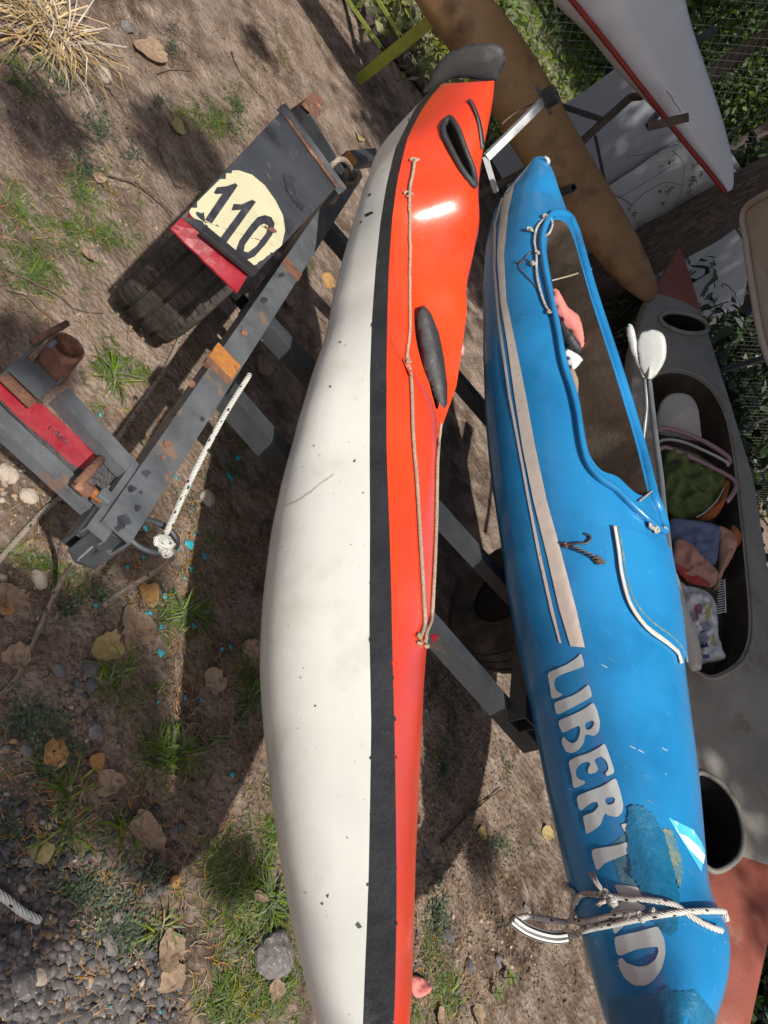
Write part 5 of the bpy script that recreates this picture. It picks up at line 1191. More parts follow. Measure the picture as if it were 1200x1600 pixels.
# yard trees beyond the fence
def tree(label, base, h, R, n, size, seed, m='foliage', lean=(0, 0), cz=.62, limbs=5, cc=.78, cr=.3):
    base = np.asarray(base, float); t = thing('tree', label, 'tree', base, 'trees beyond the fence'); r_ = random.Random(seed)
    p = [base+np.array([lean[0]*s, lean[1]*s, h*s]) for s in np.linspace(0, cz, 8)]; mb = MB().tube(p, list(np.linspace(.085, .05, 8)*h/5), 9)
    for k_ in range(limbs):
        a = r_.uniform(0, 6.28); q = p[4+k_ % 4]; mb.tube(smooth_path([q, q+np.array([math.cos(a)*R*.4, math.sin(a)*R*.4, h*.18]), q+np.array([math.cos(a)*R*.8, math.sin(a)*R*.8, h*.3])], 4), list(np.linspace(.04, .012, 9)*h/5), 6)
    mb.build('trunk', M['bark'], t, smooth=True)
    c = base+np.array([lean[0]*.8, lean[1]*.8, h*cc]); v, f = leaves(n, c, np.array([R, R, h*cr]), size, seed, 110); fast('crown', v, f, M[m], t)
    return t
def gxy(x, y, d): q = dp(x, y, d); q[2] = 0; return q
tree('forked tree with a thick dark trunk beyond the fence above the white kayak', gxy(1085, 130, 9.5), 6.5, 2.3, 9000, .09, 3, lean=(.06, .02))
tree('slim tree close beyond the fence at the right edge', gxy(1150, 232, 9.0), 5.5, 1.5, 5000, .08, 4, lean=(-.05, 0), cz=.75)
tree('slim dark-stemmed tree low beyond the fence next to the leaning trunk', gxy(1160, 262, 10), 5.5, 1.6, 5000, .08, 5, lean=(.05, 0), cz=.75)
for i, (x, y, d, h, R) in enumerate(((1190, 20, 16, 8, 3.2), (1040, -60, 15, 8, 3.5), (1120, -120, 18, 9, 4), (1230, 150, 20, 8, 3.5), (1260, 330, 17, 7, 3), (1000, -160, 12, 7, 3), (1290, 480, 13, 6, 2.6))):
    tree(['tall dense tree high in the top right corner', 'broad tree at the back left of the yard', 'tallest tree at the far end of the yard', 'rounded far tree at the right edge', 'low dark tree behind the right side of the fence', 'leafy tree left of the yard beyond the fence', 'short bushy tree behind the tan board'][i],
         gxy(x, y, d), h, R, 20000, .085, 20+i, m='foliage', cz=.5, cc=.45, cr=.42)
def shrub(label, C, R, n, size, seed, m): 
    t = thing('shrub', label, 'shrub', (C[0], C[1], 0)); v, f = leaves(n, C, np.array(R), size, seed, 50); fast('foliage', v, f, M[m], t)
    mb = MB(); r_ = random.Random(seed)
    for k_ in range(6): mb.tube([np.array([C[0], C[1], 0]), np.array([C[0]+r_.uniform(-.5, .5)*R[0], C[1]+r_.uniform(-.5, .5)*R[1], C[2]])], .012, 5)
    mb.build('stem', M['bark'], t, smooth=True); return t
bank = []
# scrub on the yard ground just past the fence
v, f = [], []; n0 = 0
for i in range(150):
    u = rng.uniform(-5, 3); w = rng.uniform(.5, 4.5); C = (f0*[1, 1, 0])-fn*w+fd0*u
    a, b_ = leaves(240, (C[0], C[1], .12), np.array([.5, .5, .14]), .045, 300+i, 0); v.append(a); f.append(b_+n0); n0 += len(a)
o_ = fast('scrub', np.concatenate(v), np.concatenate(f), M['scrub']); tag(o_, 'sunlit olive scrub covering the ground beyond the fence', kind='stuff')
v, f = [], []; n0 = 0
for i in range(220):
    u = rng.uniform(-4, 12); w = rng.uniform(4, 16); C = (f0*[1, 1, 0])-fn*w+fd0*u
    a, b_ = leaves(70, (C[0], C[1], .1), np.array([.7, .7, .1]), .08, 700+i, 0); v.append(a); f.append(b_+n0); n0 += len(a)
o_ = fast('yard_grass', np.concatenate(v), np.concatenate(f), M['grass']); tag(o_, 'green grass of the yard beyond the fence', kind='stuff')
def rect_thing(name, label, cat, px0, d, w, h, z, m, yaw):
    c = gxy(*px0, d); t = thing(name, label, cat, c); a = np.array([math.cos(yaw), math.sin(yaw), 0]); b = np.array([-a[1], a[0], 0])
    MB().box(c+ZU*(z+h/2), a*w/2, b*.12, ZU*h/2, .01).build('panel', m, t); return t
t = rect_thing('low_wall', 'pale low wall in the yard beyond the fence', 'wall', (1128, 172), 12, 1.0, .28, .95, M['tan'], 1.2)
MB().box(gxy(1128, 172, 12)+ZU*.45, np.array([math.cos(1.2), math.sin(1.2), 0])*.45, np.array([-math.sin(1.2), math.cos(1.2), 0])*.1, ZU*.45, .02).build('wall_base', M['stone_tan'], t)
# tan board (upturned boat side) at the right edge
tn = thing('boat_hull', 'pale tan hull side standing at the right edge', 'hull', dp(1190, 430, 3.6))
P_ = [(1163, 328, 3.7), (1215, 296, 3.4), (1330, 330, 3.1), (1330, 640, 3.1), (1202, 566, 3.5), (1188, 520, 3.55), (1174, 440, 3.62), (1166, 380, 3.66)]
Pb = [dp(*q) for q in P_]; nb = norm(CAM-Pb[0]); k = len(Pb); cc = sum(Pb)/k
MB().add(Pb+[p-nb*.05 for p in Pb], [tuple(range(k)), tuple(range(k, 2*k))[::-1]]+[(i, k+i, k+(i+1) % k, (i+1) % k) for i in range(k)]).build('side_sheet', M['tan'], tn)
MB().tube([dp(x, y, d) for x, y, d in smooth_path([np.array(q, float) for q in ((1215, 294, 3.38), (1163, 328, 3.68), (1166, 380, 3.64), (1174, 440, 3.6), (1188, 520, 3.53), (1204, 570, 3.48))], 6)], .016, 8).build('rim', M['tan'], tn, smooth=True)
# dark plants in the shade at the right
def broadleaf(label, C, n, spread, seed, size=.13, m='foliage_shade', group=None):
    t = thing('shade_plant', label, 'plant', (C[0], C[1], 0), group); r_ = np.random.default_rng(seed); mb = MB(); st_ = MB()
    for i in range(n):
        a = r_.uniform(0, 6.28); R = spread*r_.uniform(.2, 1); e = np.array([C[0]+math.cos(a)*R, C[1]+math.sin(a)*R, C[2]*r_.uniform(.5, 1.15)]); b = np.array([C[0]+.1*math.cos(a), C[1]+.1*math.sin(a), 0])
        st_.tube(smooth_path([b, (b+e)/2+ZU*.1, e], 3), .005, 4, cap=False)
        for q in range(5):
            d = norm(r_.normal(0, 1, 3)+ZU*.2-ZU*.4*(q % 2)); s = norm(np.cross(d, ZU+.01)); L = size*r_.uniform(.6, 1.3); p = e+r_.normal(0, .06, 3); w = L*.22; dr = ZU*L*.22
            mb.add([p, p+d*L*.35+s*w, p+d*L*.75+s*w*.7-dr*.4, p+d*L-dr, p+d*L*.75-s*w*.7-dr*.4, p+d*L*.35-s*w, p+d*L*.5], [(0, 1, 6), (1, 2, 6), (2, 3, 6), (3, 4, 6), (4, 5, 6), (5, 0, 6)])
    st_.build('stem', M['foliage_shade'], t, smooth=True); o = mb.build('leaf_cluster', M[m], t); o['kind'] = 'stuff'; return t
for i in range(7):
    c = O*[1, 1, 0]+fd0*(2.2+1.3*i)-fn*.7
    shrub('tall dark hedge bush against the fence, number counted from the leaning trunk: '.replace(', number counted from the leaning trunk: ', ' ')+['next to the leaning trunk', 'behind the tan hull', 'right of the tan hull', 'behind the undergrowth', 'far along the boundary', 'farther along the boundary', 'at the end of the boundary'][i], (c[0], c[1], .8), (.8, .8, 1.0), 3000, .07, 950+i, 'foliage_shade')
for i, q in enumerate((0, 4, 9, 13, 17, 21, 25, 29, 33, 37, 41, 45, 49)):
    c = P0[q]+norm([Ig[0], Ig[1], 0])*(1.0 if q > 4 else 1.0); c = np.array([c[0], c[1], c[2]*.5])
    shrub('dark leafy undergrowth filling the shade ' + ['behind the red tip of the grey kayak', 'beside the far hatch', 'right of the far cockpit end', 'right of the moulded seat', 'right of the folding chairs', 'right of the green bag', 'right of the towel', 'right of the salmon bag', 'right of the plastic bag', 'right of the grey near deck', 'right of the near hatch', 'right of the red near end', 'in the bottom right corner'][i], c, (.5, .5, c[2]*.9), 3000, .045, 900+i, 'foliage_shade')
lawn = [(O-fn*.15)-fd0*9, (O-fn*.15)+fd0*25, (O-fn*30)+fd0*35, (O-fn*30)-fd0*20]
lw = obj('lawn', [p*[1, 1, 0]+ZU*.03 for p in lawn], [(0, 1, 2, 3)], mat('lawn', (.07, .10, .03), (.13, .16, .06), 1.2, .9, c3=(.25, .21, .12), s3=.5, t3=(.5, .6), bump=1, bscale=20)); tag(lw, 'green and dry lawn of the yard beyond the fence', kind='structure')
for i, (x, y, d, h) in enumerate(((1150, 420, 4.6, .95), (1120, 440, 4.9, .9), (1190, 520, 4.3, .9), (1180, 640, 4.0, .8), (1215, 720, 3.8, .7), (1215, 850, 3.6, .6), (1230, 980, 3.4, .5), (1240, 1150, 3.2, .5), (1225, 1500, 2.7, .45), (1200, 1600, 2.5, .3))):
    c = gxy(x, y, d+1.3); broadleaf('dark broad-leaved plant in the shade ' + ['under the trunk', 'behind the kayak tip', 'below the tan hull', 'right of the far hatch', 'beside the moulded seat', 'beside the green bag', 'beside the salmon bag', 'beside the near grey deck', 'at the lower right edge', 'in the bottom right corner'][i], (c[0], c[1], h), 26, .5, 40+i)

# ------------------------------------------------------------ ground litter
def blades(mb_v, mb_f, c, n, L, w, r_, up=.7, droop=.6):
    for i in range(n):
        a = r_.uniform(0, 6.28); l = L*r_.uniform(.5, 1.2); d = np.array([math.cos(a), math.sin(a), 0]); s = np.array([-d[1], d[0], 0])*w*r_.uniform(.6, 1.2)
        u = up*r_.uniform(.3, 1.2); p0 = c+np.array([r_.normal(0, .008), r_.normal(0, .008), -.004]); k = len(mb_v)
        q = [p0, p0+d*l*.35+ZU*l*u*.45, p0+d*l*.7+ZU*l*u*.6, p0+d*l+ZU*l*(u*.6-droop*.3)]
        q = [np.array([z[0], z[1], max(z[2], .003)]) for z in q]
        mb_v += [q[0]-s, q[0]+s, q[1]-s, q[1]+s, q[2]-s*.7, q[2]+s*.7, q[3]]
        mb_f += [(k, k+1, k+3, k+2), (k+2, k+3, k+5, k+4)]; T3.append((k+4, k+5, k+6))
def grass_obj(name, label, patches, m, L, w, n_per, seed, up=.7):
    global T3; T3 = []; r_ = np.random.default_rng(seed); V, Fq = [], []
    for (x, y, rx, ry, cnt) in patches:
        for i in range(cnt):
            a = r_.uniform(0, 6.28); q = abs(r_.normal(0, .55)); c = gat(x+rx*q*math.cos(a), y+ry*q*math.sin(a))
            blades(V, Fq, c, n_per, L*r_.uniform(.6, 1.3), w, r_, up)
    o = obj(name, V, Fq+T3, m, smooth=False); return tag(o, label, kind='stuff')
grass_obj('grass', 'green grass tufts scattered over the earth', [
    (390, 1400, 70, 130, 170), (430, 1530, 60, 90, 130), (340, 1350, 50, 70, 60), (420, 1300, 30, 60, 40), (360, 1560, 60, 50, 90), (110, 360, 90, 50, 60), (60, 420, 70, 60, 80), (130, 300, 60, 50, 45), (170, 370, 60, 40, 50), (30, 330, 40, 60, 40), (335, 190, 55, 40, 90), (370, 160, 25, 50, 30), (285, 175, 30, 20, 20),
    (180, 560, 40, 40, 20), (220, 590, 40, 30, 14), (30, 870, 50, 30, 22), (80, 890, 40, 25, 20), (120, 900, 40, 20, 14), (270, 960, 70, 40, 30), (310, 970, 60, 60, 30), (380, 1060, 30, 70, 30), (250, 1170, 70, 50, 30), (210, 1090, 60, 50, 16), (180, 1060, 40, 30, 10), (90, 1290, 60, 60, 12), (150, 1300, 60, 30, 10), (60, 1200, 60, 60, 10), (200, 1290, 60, 20, 8),
    (690, 1540, 40, 60, 60), (670, 1480, 25, 60, 30), (690, 1200, 25, 60, 14), (650, 1580, 30, 30, 10), (150, 640, 40, 30, 8), (360, 740, 30, 60, 14), (330, 840, 40, 60, 14), (480, 420, 30, 40, 14), (260, 400, 30, 40, 10), (200, 480, 40, 30, 14), (400, 700, 30, 60, 10), (440, 90, 40, 40, 10), (350, 660, 30, 50, 10)],
    M['grass'], .032, .0010, 11, 1)
grass_obj('grass', 'longer grass tufts with wide blades between the stones', [(270, 1170, 50, 40, 12), (180, 1055, 30, 20, 5), (300, 960, 50, 25, 12), (105, 1240, 30, 20, 3), (95, 1310, 30, 20, 3), (205, 1300, 30, 12, 3), (250, 1450, 20, 20, 3), (390, 1080, 20, 50, 8), (420, 1400, 30, 90, 12), (180, 590, 30, 40, 8), (80, 90, 70, 50, 3), (30, 130, 30, 40, 3), (700, 1560, 20, 30, 4)],
    M['grass'], .075, .0020, 11, 2, .6)
grass_obj('dry_straw', 'clump of dry straw-coloured grass at the upper left', [(75, 40, 16, 30, 14), (90, 70, 16, 20, 9), (50, 30, 30, 20, 7)], M['straw'], .23, .0026, 14, 3, .5)
grass_obj('dry_straw', 'thin dry grass wisps lying over the earth', [(200, 300, 220, 300, 40), (200, 900, 220, 450, 60), (700, 1300, 60, 280, 60), (400, 1450, 60, 150, 40), (500, 60, 90, 70, 14), (1180, 30, 40, 30, 4), (720, 1500, 60, 90, 40)], M['straw'], .045, .0009, 5, 4, .12)
# low ground weeds
V, Fq = [], []; r_ = np.random.default_rng(5)
for (x, y, rx, ry, cnt) in ((100, 130, 60, 40, 260), (60, 80, 40, 30, 120), (150, 200, 40, 40, 180), (130, 270, 30, 50, 140), (210, 240, 20, 16, 60), (270, 70, 16, 40, 90), (250, 155, 16, 14, 50), (370, 170, 26, 60, 160), (50, 1130, 50, 40, 380), (130, 1390, 60, 50, 380), (190, 1450, 70, 60, 480), (90, 1170, 40, 30, 120), (240, 1370, 30, 30, 90), (15, 1290, 30, 60, 160), (690, 1200, 26, 50, 200), (685, 1430, 26, 120, 420), (780, 1320, 50, 30, 160), (640, 1540, 20, 60, 90), (70, 1200, 40, 20, 80), (150, 930, 40, 30, 110), (110, 950, 30, 30, 80), (60, 600, 10, 10, 10), (300, 790, 40, 60, 70), (380, 1120, 30, 60, 90), (790, 1200, 40, 60, 90)):
    for i in range(int(cnt*.5)):
        a = r_.uniform(0, 6.28); q = abs(r_.normal(0, .6)); c = gat(x+rx*q*math.cos(a), y+ry*q*math.sin(a), .003)
        for j in range(5):
            d = np.array([*r_.normal(0, 1, 2), r_.uniform(0, .8)]); d /= np.linalg.norm(d); s = np.cross(d, [0, 0, 1.]); L = r_.uniform(.003, .0065); p = c+d*r_.uniform(.002, .011); k_ = len(V)
            V += [p, p+d*L+s*L*.6, p+d*2*L, p+d*L-s*L*.6]; Fq.append((k_, k_+1, k_+2, k_+3))
o_ = fast('ground_weeds', np.array(V), np.array(Fq), M['grass_dark']); tag(o_, 'low grey-green creeping weeds on the soil', kind='stuff')
# stones and gravel
ico = bmesh.new(); bmesh.ops.create_icosphere(ico, subdivisions=1, radius=1); IV = np.array([v.co for v in ico.verts]); IF = np.array([[v.index for v in f.verts] for f in ico.faces]); ico.free()
ico = bmesh.new(); bmesh.ops.create_icosphere(ico, subdivisions=3, radius=1); IV3 = np.array([v.co for v in ico.verts]); IF3 = np.array([[v.index for v in f.verts] for f in ico.faces]); ico.free()
def pebbles(name, label, patches, m, seed, smin, smax):
    r_ = np.random.default_rng(seed); V, Fq, n0 = [], [], 0
    for (x, y, rx, ry, cnt) in patches:
        for i in range(cnt):
            a = r_.uniform(0, 6.28); q = math.sqrt(r_.uniform()); s = smin*(smax/smin) ** (r_.uniform() ** 2); c = gat(x+rx*q*math.cos(a), y+ry*q*math.sin(a), s*.25)
            S3 = np.diag([s*r_.uniform(.7, 1.3), s*r_.uniform(.6, 1.1), s*r_.uniform(.45, .8)]); th = r_.uniform(0, 6.28); Rz = np.array([[math.cos(th), -math.sin(th), 0], [math.sin(th), math.cos(th), 0], [0, 0, 1]]); ph = r_.normal(0, .4); Rx = np.array([[1, 0, 0], [0, math.cos(ph), -math.sin(ph)], [0, math.sin(ph), math.cos(ph)]])
            v = (IV*(1+r_.normal(0, .14, (len(IV), 1)))) @ S3 @ Rx @ Rz + c; V.append(v); Fq.append(IF+n0); n0 += len(v)
    o = fast(name, np.concatenate(V), np.concatenate(Fq), m); return tag(o, label, kind='stuff')
pebbles('gravel', 'mid grey crushed gravel in the lower left corner', [(20, 1570, 200, 120, 1500), (10, 1440, 100, 110, 600), (60, 1570, 60, 60, 250), (200, 1570, 90, 50, 150)], M['stone'], 1, .0045, .015)
pebbles('gravel', 'dark gravel pieces mixed into the lower left corner', [(60, 1560, 220, 130, 900), (20, 1340, 90, 90, 300), (130, 1090, 40, 40, 22), (60, 1150, 60, 50, 30), (150, 1330, 150, 90, 60)], M['stone_dark'], 2, .005, .014)
pebbles('gravel', 'pale stones mixed into the gravel', [(40, 1540, 200, 130, 500), (60, 1300, 90, 100, 90), (100, 1200, 130, 100, 60), (30, 760, 60, 60, 40), (60, 900, 60, 70, 20), (700, 1300, 60, 250, 70), (800, 1500, 80, 90, 60), (250, 200, 250, 200, 80), (480, 80, 90, 90, 60)], M['stone_tan'], 3, .003, .011)
pebbles('soil_crumbs', 'small crumbs of soil over the bare earth', [(80, 1500, 180, 140, 2500), (200, 400, 260, 420, 3600), (220, 1050, 230, 330, 3600), (720, 1300, 90, 300, 2600), (440, 120, 160, 120, 2200), (850, 1500, 60, 100, 400), (400, 700, 100, 250, 900)], M['earth'], 4, .002, .0085)
def stone(name, label, x, y, s, m, seed):
    r_ = np.random.default_rng(seed); c = gat(x, y, s*.25); sc = np.array([s*r_.uniform(.85, 1.25), s*r_.uniform(.75, 1.05), s*.6]); v = []
    for p in IV3: v.append(p*(1+.22*noise.noise(Vector(p*1.3)+Vector((seed, 0, 0)))+.1*noise.noise(Vector(p*4)+Vector((seed, 3, 0))))*sc+c)
    o = obj(name, v, [tuple(f) for f in IF3], m, smooth=False, origin=c*[1, 1, 0]); return tag(o, label, 'stone')
for i, (x, y, s, m, lb) in enumerate((
    (428, 1492, .048, 'stone', 'largest grey stone, in the grass left of the white hull'), (141, 1042, .022, 'stone_dark', 'black rounded stone by the yellow-brown leaf'), (142, 1070, .018, 'stone_dark', 'small black stone just below the larger black one'), (92, 1047, .014, 'stone', 'grey pebble left of the black stones'), (148, 1142, .018, 'stone', 'grey pebble above the orange leaf'), (41, 1173, .014, 'stone', 'pale grey pebble near the left edge'), (162, 116, .030, 'stone_tan', 'pale tan stone below the straw clump'), (198, 42, .026, 'stone', 'flat grey stone right of the straw clump'), (37, 1535, .026, 'stone', 'pointed grey stone in the gravel'), (172, 1478, .017, 'stone', 'angular grey stone in the weeds'), (232, 1402, .013, 'stone', 'grey pebble on the dark soil near the grass'), (184, 1433, .015, 'stone', 'flat grey stone at the edge of the gravel'), (700, 1462, .020, 'stone_dark', 'dark stone in the shade right of the red deck'), (667, 1333, .014, 'stone_dark', 'dark pebble beside the red deck'), (734, 1508, .016, 'stone_dark', 'dark stone in the shadow stripe'), (780, 1502, .02, 'stone', 'grey stone under the blue bow'), (62, 905, .02, 'stone_tan', 'white crumbly stone near the trailer corner'), (12, 740, .025, 'stone_tan', 'white chalky lump below the plate holder'), (45, 775, .02, 'stone_tan', 'chalky stone beside the grey rope'), (323, 778, .026, 'stone_tan', 'brown flat stone in the shade right of the rail'), (60, 1530, .015, 'stone_tan', 'pale round pebble in the gravel'), (822, 1418, .016, 'stone', 'grey pebble near the hose handle'))):
    stone('stone', lb, x, y, s, M[m], i+1)
# dry leaves: outline in pixels, curled cushions of a leaf's thinness
def dry_leaf(label, x, y, r, m, seed, rot=0, el=1.2):
    r_ = np.random.default_rng(seed); c = gat(x, y, .012); up_ = norm(ZU+r_.normal(0, .18, 3)); a = np.array([math.cos(rot), math.sin(rot), 0]); a = norm(a-up_*np.dot(a, up_)); b = np.cross(up_, a)
    V = []; Fq = []; nr, na = 6, 22; L = r*1.28/1164
    dep = float((RM.T@(c-CAM))[2]); L = r/1164*dep*.84
    V.append(c)
    for i in range(1, nr+1):
        for j in range(na):
            t_ = 2*math.pi*j/na; R = (1+.22*math.cos(t_)+.10*math.cos(3*t_+seed)+.07*r_.normal()*(i == nr))*L*i/nr
            u, w = R*math.cos(t_)*el, R*math.sin(t_)
            z = .30*L*((u/L) ** 2*.5*math.cos(seed)+(w/L) ** 2*.7)+.15*L*noise.noise(Vector((u*70, w*70, seed)))-.02*L*abs(w/L < .05)
            V.append(c+a*u+b*w+up_*z)
    V = [v if v[2] > .004 else np.array([v[0], v[1], .004]) for v in V]
    for j in range(na): Fq.append((0, 1+j, 1+(j+1) % na))
    for i in range(nr-1):
        for j in range(na):
            p = 1+i*na+j; q = 1+i*na+(j+1) % na; Fq.append((p, p+na, q+na, q))
    t = thing('dry_leaf', label, 'leaf', c)
    obj('leaf_blade', V, Fq, M[m], t)
    s0 = c+a*L*el*1.1; MB().tube([s0, s0+a*L*.5+ZU*.002, s0+a*L*.9+b*L*.2], .0009, 4).build('leaf_stalk', M['twig'], t)
    return t
LV = [(230, 925, 24, 'leaf_orange', 'square orange-brown leaf right of the rope tail'), (212, 985, 33, 'leaf_tan', 'large pale tan leaf below the rope tail'), (172, 1008, 26, 'leaf_yellow', 'yellow-brown leaf left of the large pale leaf'), (22, 1026, 26, 'leaf_tan', 'tan leaf at the left edge beside the grey cord'), (337, 1067, 21, 'leaf_tan', 'tan leaf near the white hull edge, right of the grass tuft'),
      (87, 1168, 22, 'leaf_orange', 'bright orange leaf at the left with a pointed stalk'), (149, 1193, 17, 'leaf_orange', 'small orange leaf beside the crumpled tan leaf'), (176, 1222, 24, 'leaf_tan', 'crumpled tan leaf below the small orange leaf'), (222, 1292, 28, 'leaf_tan', 'broad shaded tan leaf under grass blades'), (66, 1335, 22, 'leaf_yellow', 'folded pale yellow leaf above the gravel'), (268, 1480, 28, 'leaf_tan', 'large golden leaf beside the grass near the bottom'), (265, 1530, 22, 'leaf_tan', 'dull tan leaf below the golden leaf'),
      (275, 1378, 12, 'leaf_orange', 'narrow curled orange leaf on the dark soil'), (154, 274, 12, 'leaf_tan', 'small salmon leaf on bare soil left of the mudguard'), (276, 199, 15, 'leaf_yellow', 'pale yellow leaf above the mudguard'), (141, 400, 13, 'leaf_tan', 'small tan leaf in the grass left of the tyre'), (10, 930, 26, 'leaf_tan', 'pale leaf at the left edge above the cord'), (6, 945, 18, 'leaf_orange', 'orange-edged leaf at the left edge'), (394, 1010, 18, 'leaf_tan', 'leaf tucked against the white hull'), (430, 1550, 16, 'leaf_tan', 'tan leaf in the grass below the big stone'),
      (858, 1302, 12, 'leaf_yellow', 'yellow leaf beside the blue hull'), (752, 1300, 11, 'leaf_yellow', 'pale green-yellow leaf beside the twig'), (562, 215, 9, 'leaf_yellow', 'tiny bright leaf near the far kayak end'), (240, 80, 26, 'leaf_tan', 'long flat tan leaf right of the pale stone'), (268, 585, 16, 'leaf_tan', 'dull leaf between the tyre and the rail'), (370, 797, 14, 'leaf_tan', 'small brown leaf in the shade left of the hull'), (412, 568, 16, 'leaf_tan', 'leaf in the shade behind the rail'), (448, 465, 18, 'leaf_tan', 'shaded leaf between rail and hull'), (515, 440, 14, 'leaf_orange', 'leaf in the shade under the far hull'), (405, 1400, 10, 'leaf_tan', 'little leaf close to the lower white hull'),
      (750, 1590, 20, 'leaf_tan', 'pale leaf at the bottom between the kayaks'), (688, 1585, 14, 'leaf_tan', 'brown leaf at the bottom beside the red deck'), (650, 170+1, 10, 'leaf_tan', 'small leaf behind the far kayak end'), (75, 760, 14, 'leaf_tan', 'rusty brown leaf near the grey rope')]
for i, (x, y, r, m, lb) in enumerate(LV): dry_leaf(lb, x, y, r, m, i*3+1, rot=(i*2.4) % 6.28, el=1.0+.25*(i % 3))
pk = thing('pink_rag', 'scrap of pink cloth on the ground at the bottom beside the red deck', 'rag', gat(655, 1545))
pillow('cloth', smooth_path([(642, 1528), (652, 1524), (668, 1534), (672, 1545), (660, 1558), (646, 1556)], 3, True), gat(655, 1545, .02), ZU, .02, M['pink_life'], pk, wr=.8, wf=30, step=3)
# twigs
TW = [([(690, 1320), (705, 1302), (725, 1280), (745, 1262), (782, 1235)], .006, 'curved twig on the shaded earth between the kayaks'), ([(668, 1100), (680, 1075), (700, 1055), (714, 1048)], .006, 'dark twig beside the red deck under the cross beam'),
      ([(10, 452), (40, 460), (60, 480), (90, 505), (100, 515)], .0045, 'forked dry twig above the rusty bracket'), ([(12, 420), (50, 440), (90, 460), (120, 483), (160, 490)], .0035, 'long thin dry stem crossing the grass at the left'), ([(165, 273), (205, 285), (230, 300), (262, 330), (270, 342)], .004, 'dark curved twig left of the mudguard'), ([(210, 283), (240, 305), (272, 335)], .003, 'thin twig beside the curved one'),
      ([(245, 215), (252, 240), (265, 270), (275, 290), (290, 292)], .003, 'thin forked twig above the mudguard'), ([(245, 115), (270, 108), (300, 110)], .003, 'fine twig near the top'), ([(362, 80), (375, 110), (400, 140), (420, 160)], .004, 'dark twig above the light bracket'), ([(183, 1105), (187, 1150), (193, 1190)], .003, 'thin brown stem near the middle left'), ([(310, 1145), (340, 1180), (355, 1195), (372, 1212)], .003, 'bare twig touching the lit grass edge'), ([(240, 1340), (215, 1400), (208, 1430)], .002, 'hair-thin root on the dark soil'), ([(85, 860), (88, 880), (96, 840), (97, 812)], .0025, 'small reddish forked twig below the trailer end'), ([(400, 100), (410, 90), (425, 110)], .002, 'bent grass stem at the top'), ([(820, 1370), (830, 1400), (838, 1440)], .0025, 'thin twig beside the bow rope'), ([(760, 1345), (775, 1380), (790, 1400)], .002, 'fine twig in the lit stripe'), ([(1, 30), (60, 120), (110, 190), (160, 225)], .003, 'long dry stalk running from the straw clump'), ([(120, 110), (170, 140), (200, 180), (238, 214)], .0028, 'fine pale stalk on the sunlit soil')]
for pts, r_, lb in TW:
    P_ = smooth_path([gat(x, y, r_*1.0+.006) for x, y in pts], 5); n = len(P_); o = MB().tube([p+np.array([0, 0, .002*math.sin(i*1.7)]) for i, p in enumerate(P_)], [r_*(1-.6*i/n)*(1+.15*math.sin(i*2.3)) for i in range(n)], 6).build('twig', M['twig'], None, smooth=True, origin=P_[0])
    tag(o, lb, 'twig')
V, Fq = [], []; r_ = np.random.default_rng(9)
for i in range(3200):
    zx = [(200, 1380, 230, 230), (200, 700, 200, 250), (720, 1380, 90, 220), (250, 200, 260, 200), (350, 950, 80, 200), (480, 80, 100, 90)][i % 6]
    c = gat(zx[0]+r_.uniform(-1, 1)*zx[2], zx[1]+r_.uniform(-1, 1)*zx[3], .006); a = r_.uniform(0, 6.28); L = r_.uniform(.008, .035); cu = r_.uniform(-1.5, 1.5); p = c.copy(); pts = [p.copy()]
    for k_ in range(4): a += cu*.35; p = p+np.array([math.cos(a), math.sin(a), r_.uniform(-.1, .12)])*L/2; pts.append(p.copy())
    for q0, q1 in zip(pts[:-1], pts[1:]):
        s = norm(np.cross(q1-q0, ZU))*.0007; k_ = len(V); V += [q0-s, q0+s, q1+s, q1-s]; Fq.append((k_, k_+1, k_+2, k_+3))
o_ = fast('dry_roots', np.array(V), np.array(Fq), M['rootlet']); tag(o_, 'fine dry roots and needles strewn on the soil', kind='stuff')
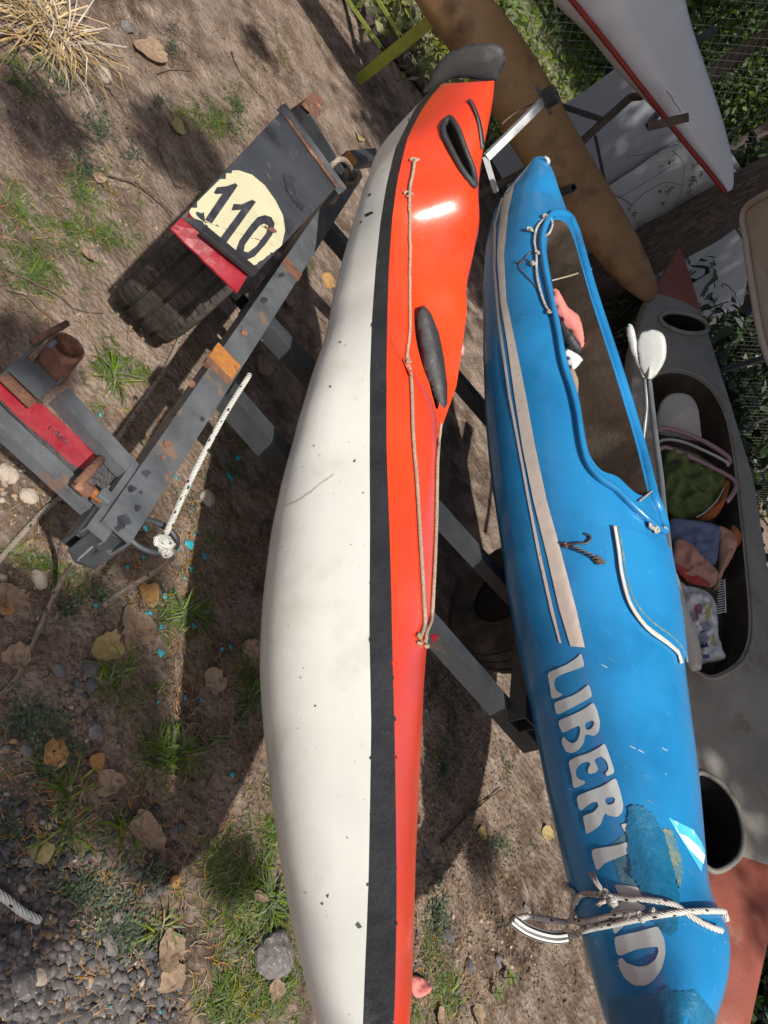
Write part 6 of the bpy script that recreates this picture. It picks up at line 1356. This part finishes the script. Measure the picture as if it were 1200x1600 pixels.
# turquoise paint spilt on the soil
for i in range(46):
    x, y, s = [(295, 850, 12), (235, 958, 7), (252, 1020, 9), (327, 955, 7), (304, 978, 8), (290, 1090, 6), (364, 1210, 8), (258, 931, 7), (157, 648, 6), (93, 745, 5), (115, 840, 6), (128, 820, 4), (150, 945, 6), (180, 930, 6), (200, 885, 6), (320, 870, 9), (300, 890, 8), (252, 980, 6), (360, 1010, 6), (315, 1093, 5), (375, 1225, 4), (190, 855, 5), (225, 870, 6), (228, 825, 7), (360, 745, 10), (372, 715, 9), (295, 760, 7), (275, 745, 5), (362, 660, 8), (8, 1530, 4), (173, 1573, 4), (250, 1581, 4)][i] if i < 32 else (rng.uniform(200, 370), rng.uniform(820, 1100), rng.uniform(2, 4.5))
    c = gat(x, y, .007); dep = float((RM.T@(c-CAM))[2]); R = s/1164*dep*.7; n = 14
    ring = [c+np.array([math.cos(a)*R*rng.uniform(.5, 1.3), math.sin(a)*R*rng.uniform(.5, 1.3), rng.uniform(-.003, .002)]) for a in np.linspace(0, 6.28, n, False)]
    o = obj('paint_spot', [c+ZU*.004]+ring, [(0, 1+j, 1+(j+1) % n) for j in range(n)], M['paint_spot'], ground)
# small green seedlings at the bottom
for i, (x, y, s, lb) in enumerate(((782, 1528, 1.0, 'small green seedling with pointed leaves under the blue bow'), (765, 1552, .8, 'seedling with broad leaves at the bottom centre'), (785, 1448, .7, 'single green leaf sprig beside the hose handle'), (217, 692, .7, 'tiny green sprout by the trailer plate bar'))):
    c = gat(x, y); t = thing('seedling', lb, 'plant', c); mb = MB(); r_ = np.random.default_rng(i)
    for k_ in range(7 if i < 2 else 2):
        a = k_*2.4; b0_ = c+ZU*(.02+.006*k_)*s; d = np.array([math.cos(a), math.sin(a), .25]); sd = np.array([-d[1], d[0], 0]); L = .028*s
        mb.add([b0_, b0_+d*L*.4+sd*L*.28, b0_+d*L*.8+sd*L*.2, b0_+d*L*1.2, b0_+d*L*.8-sd*L*.2, b0_+d*L*.4-sd*L*.28, b0_+d*L*.6-ZU*.003], [(0, 1, 6), (1, 2, 6), (2, 3, 6), (3, 4, 6), (4, 5, 6), (5, 0, 6)])
    mb.build('seedling_leaves', M['grass'], t); MB().tube([c, c+ZU*.06*s], .0015, 5).build('stem', M['grass'], t)
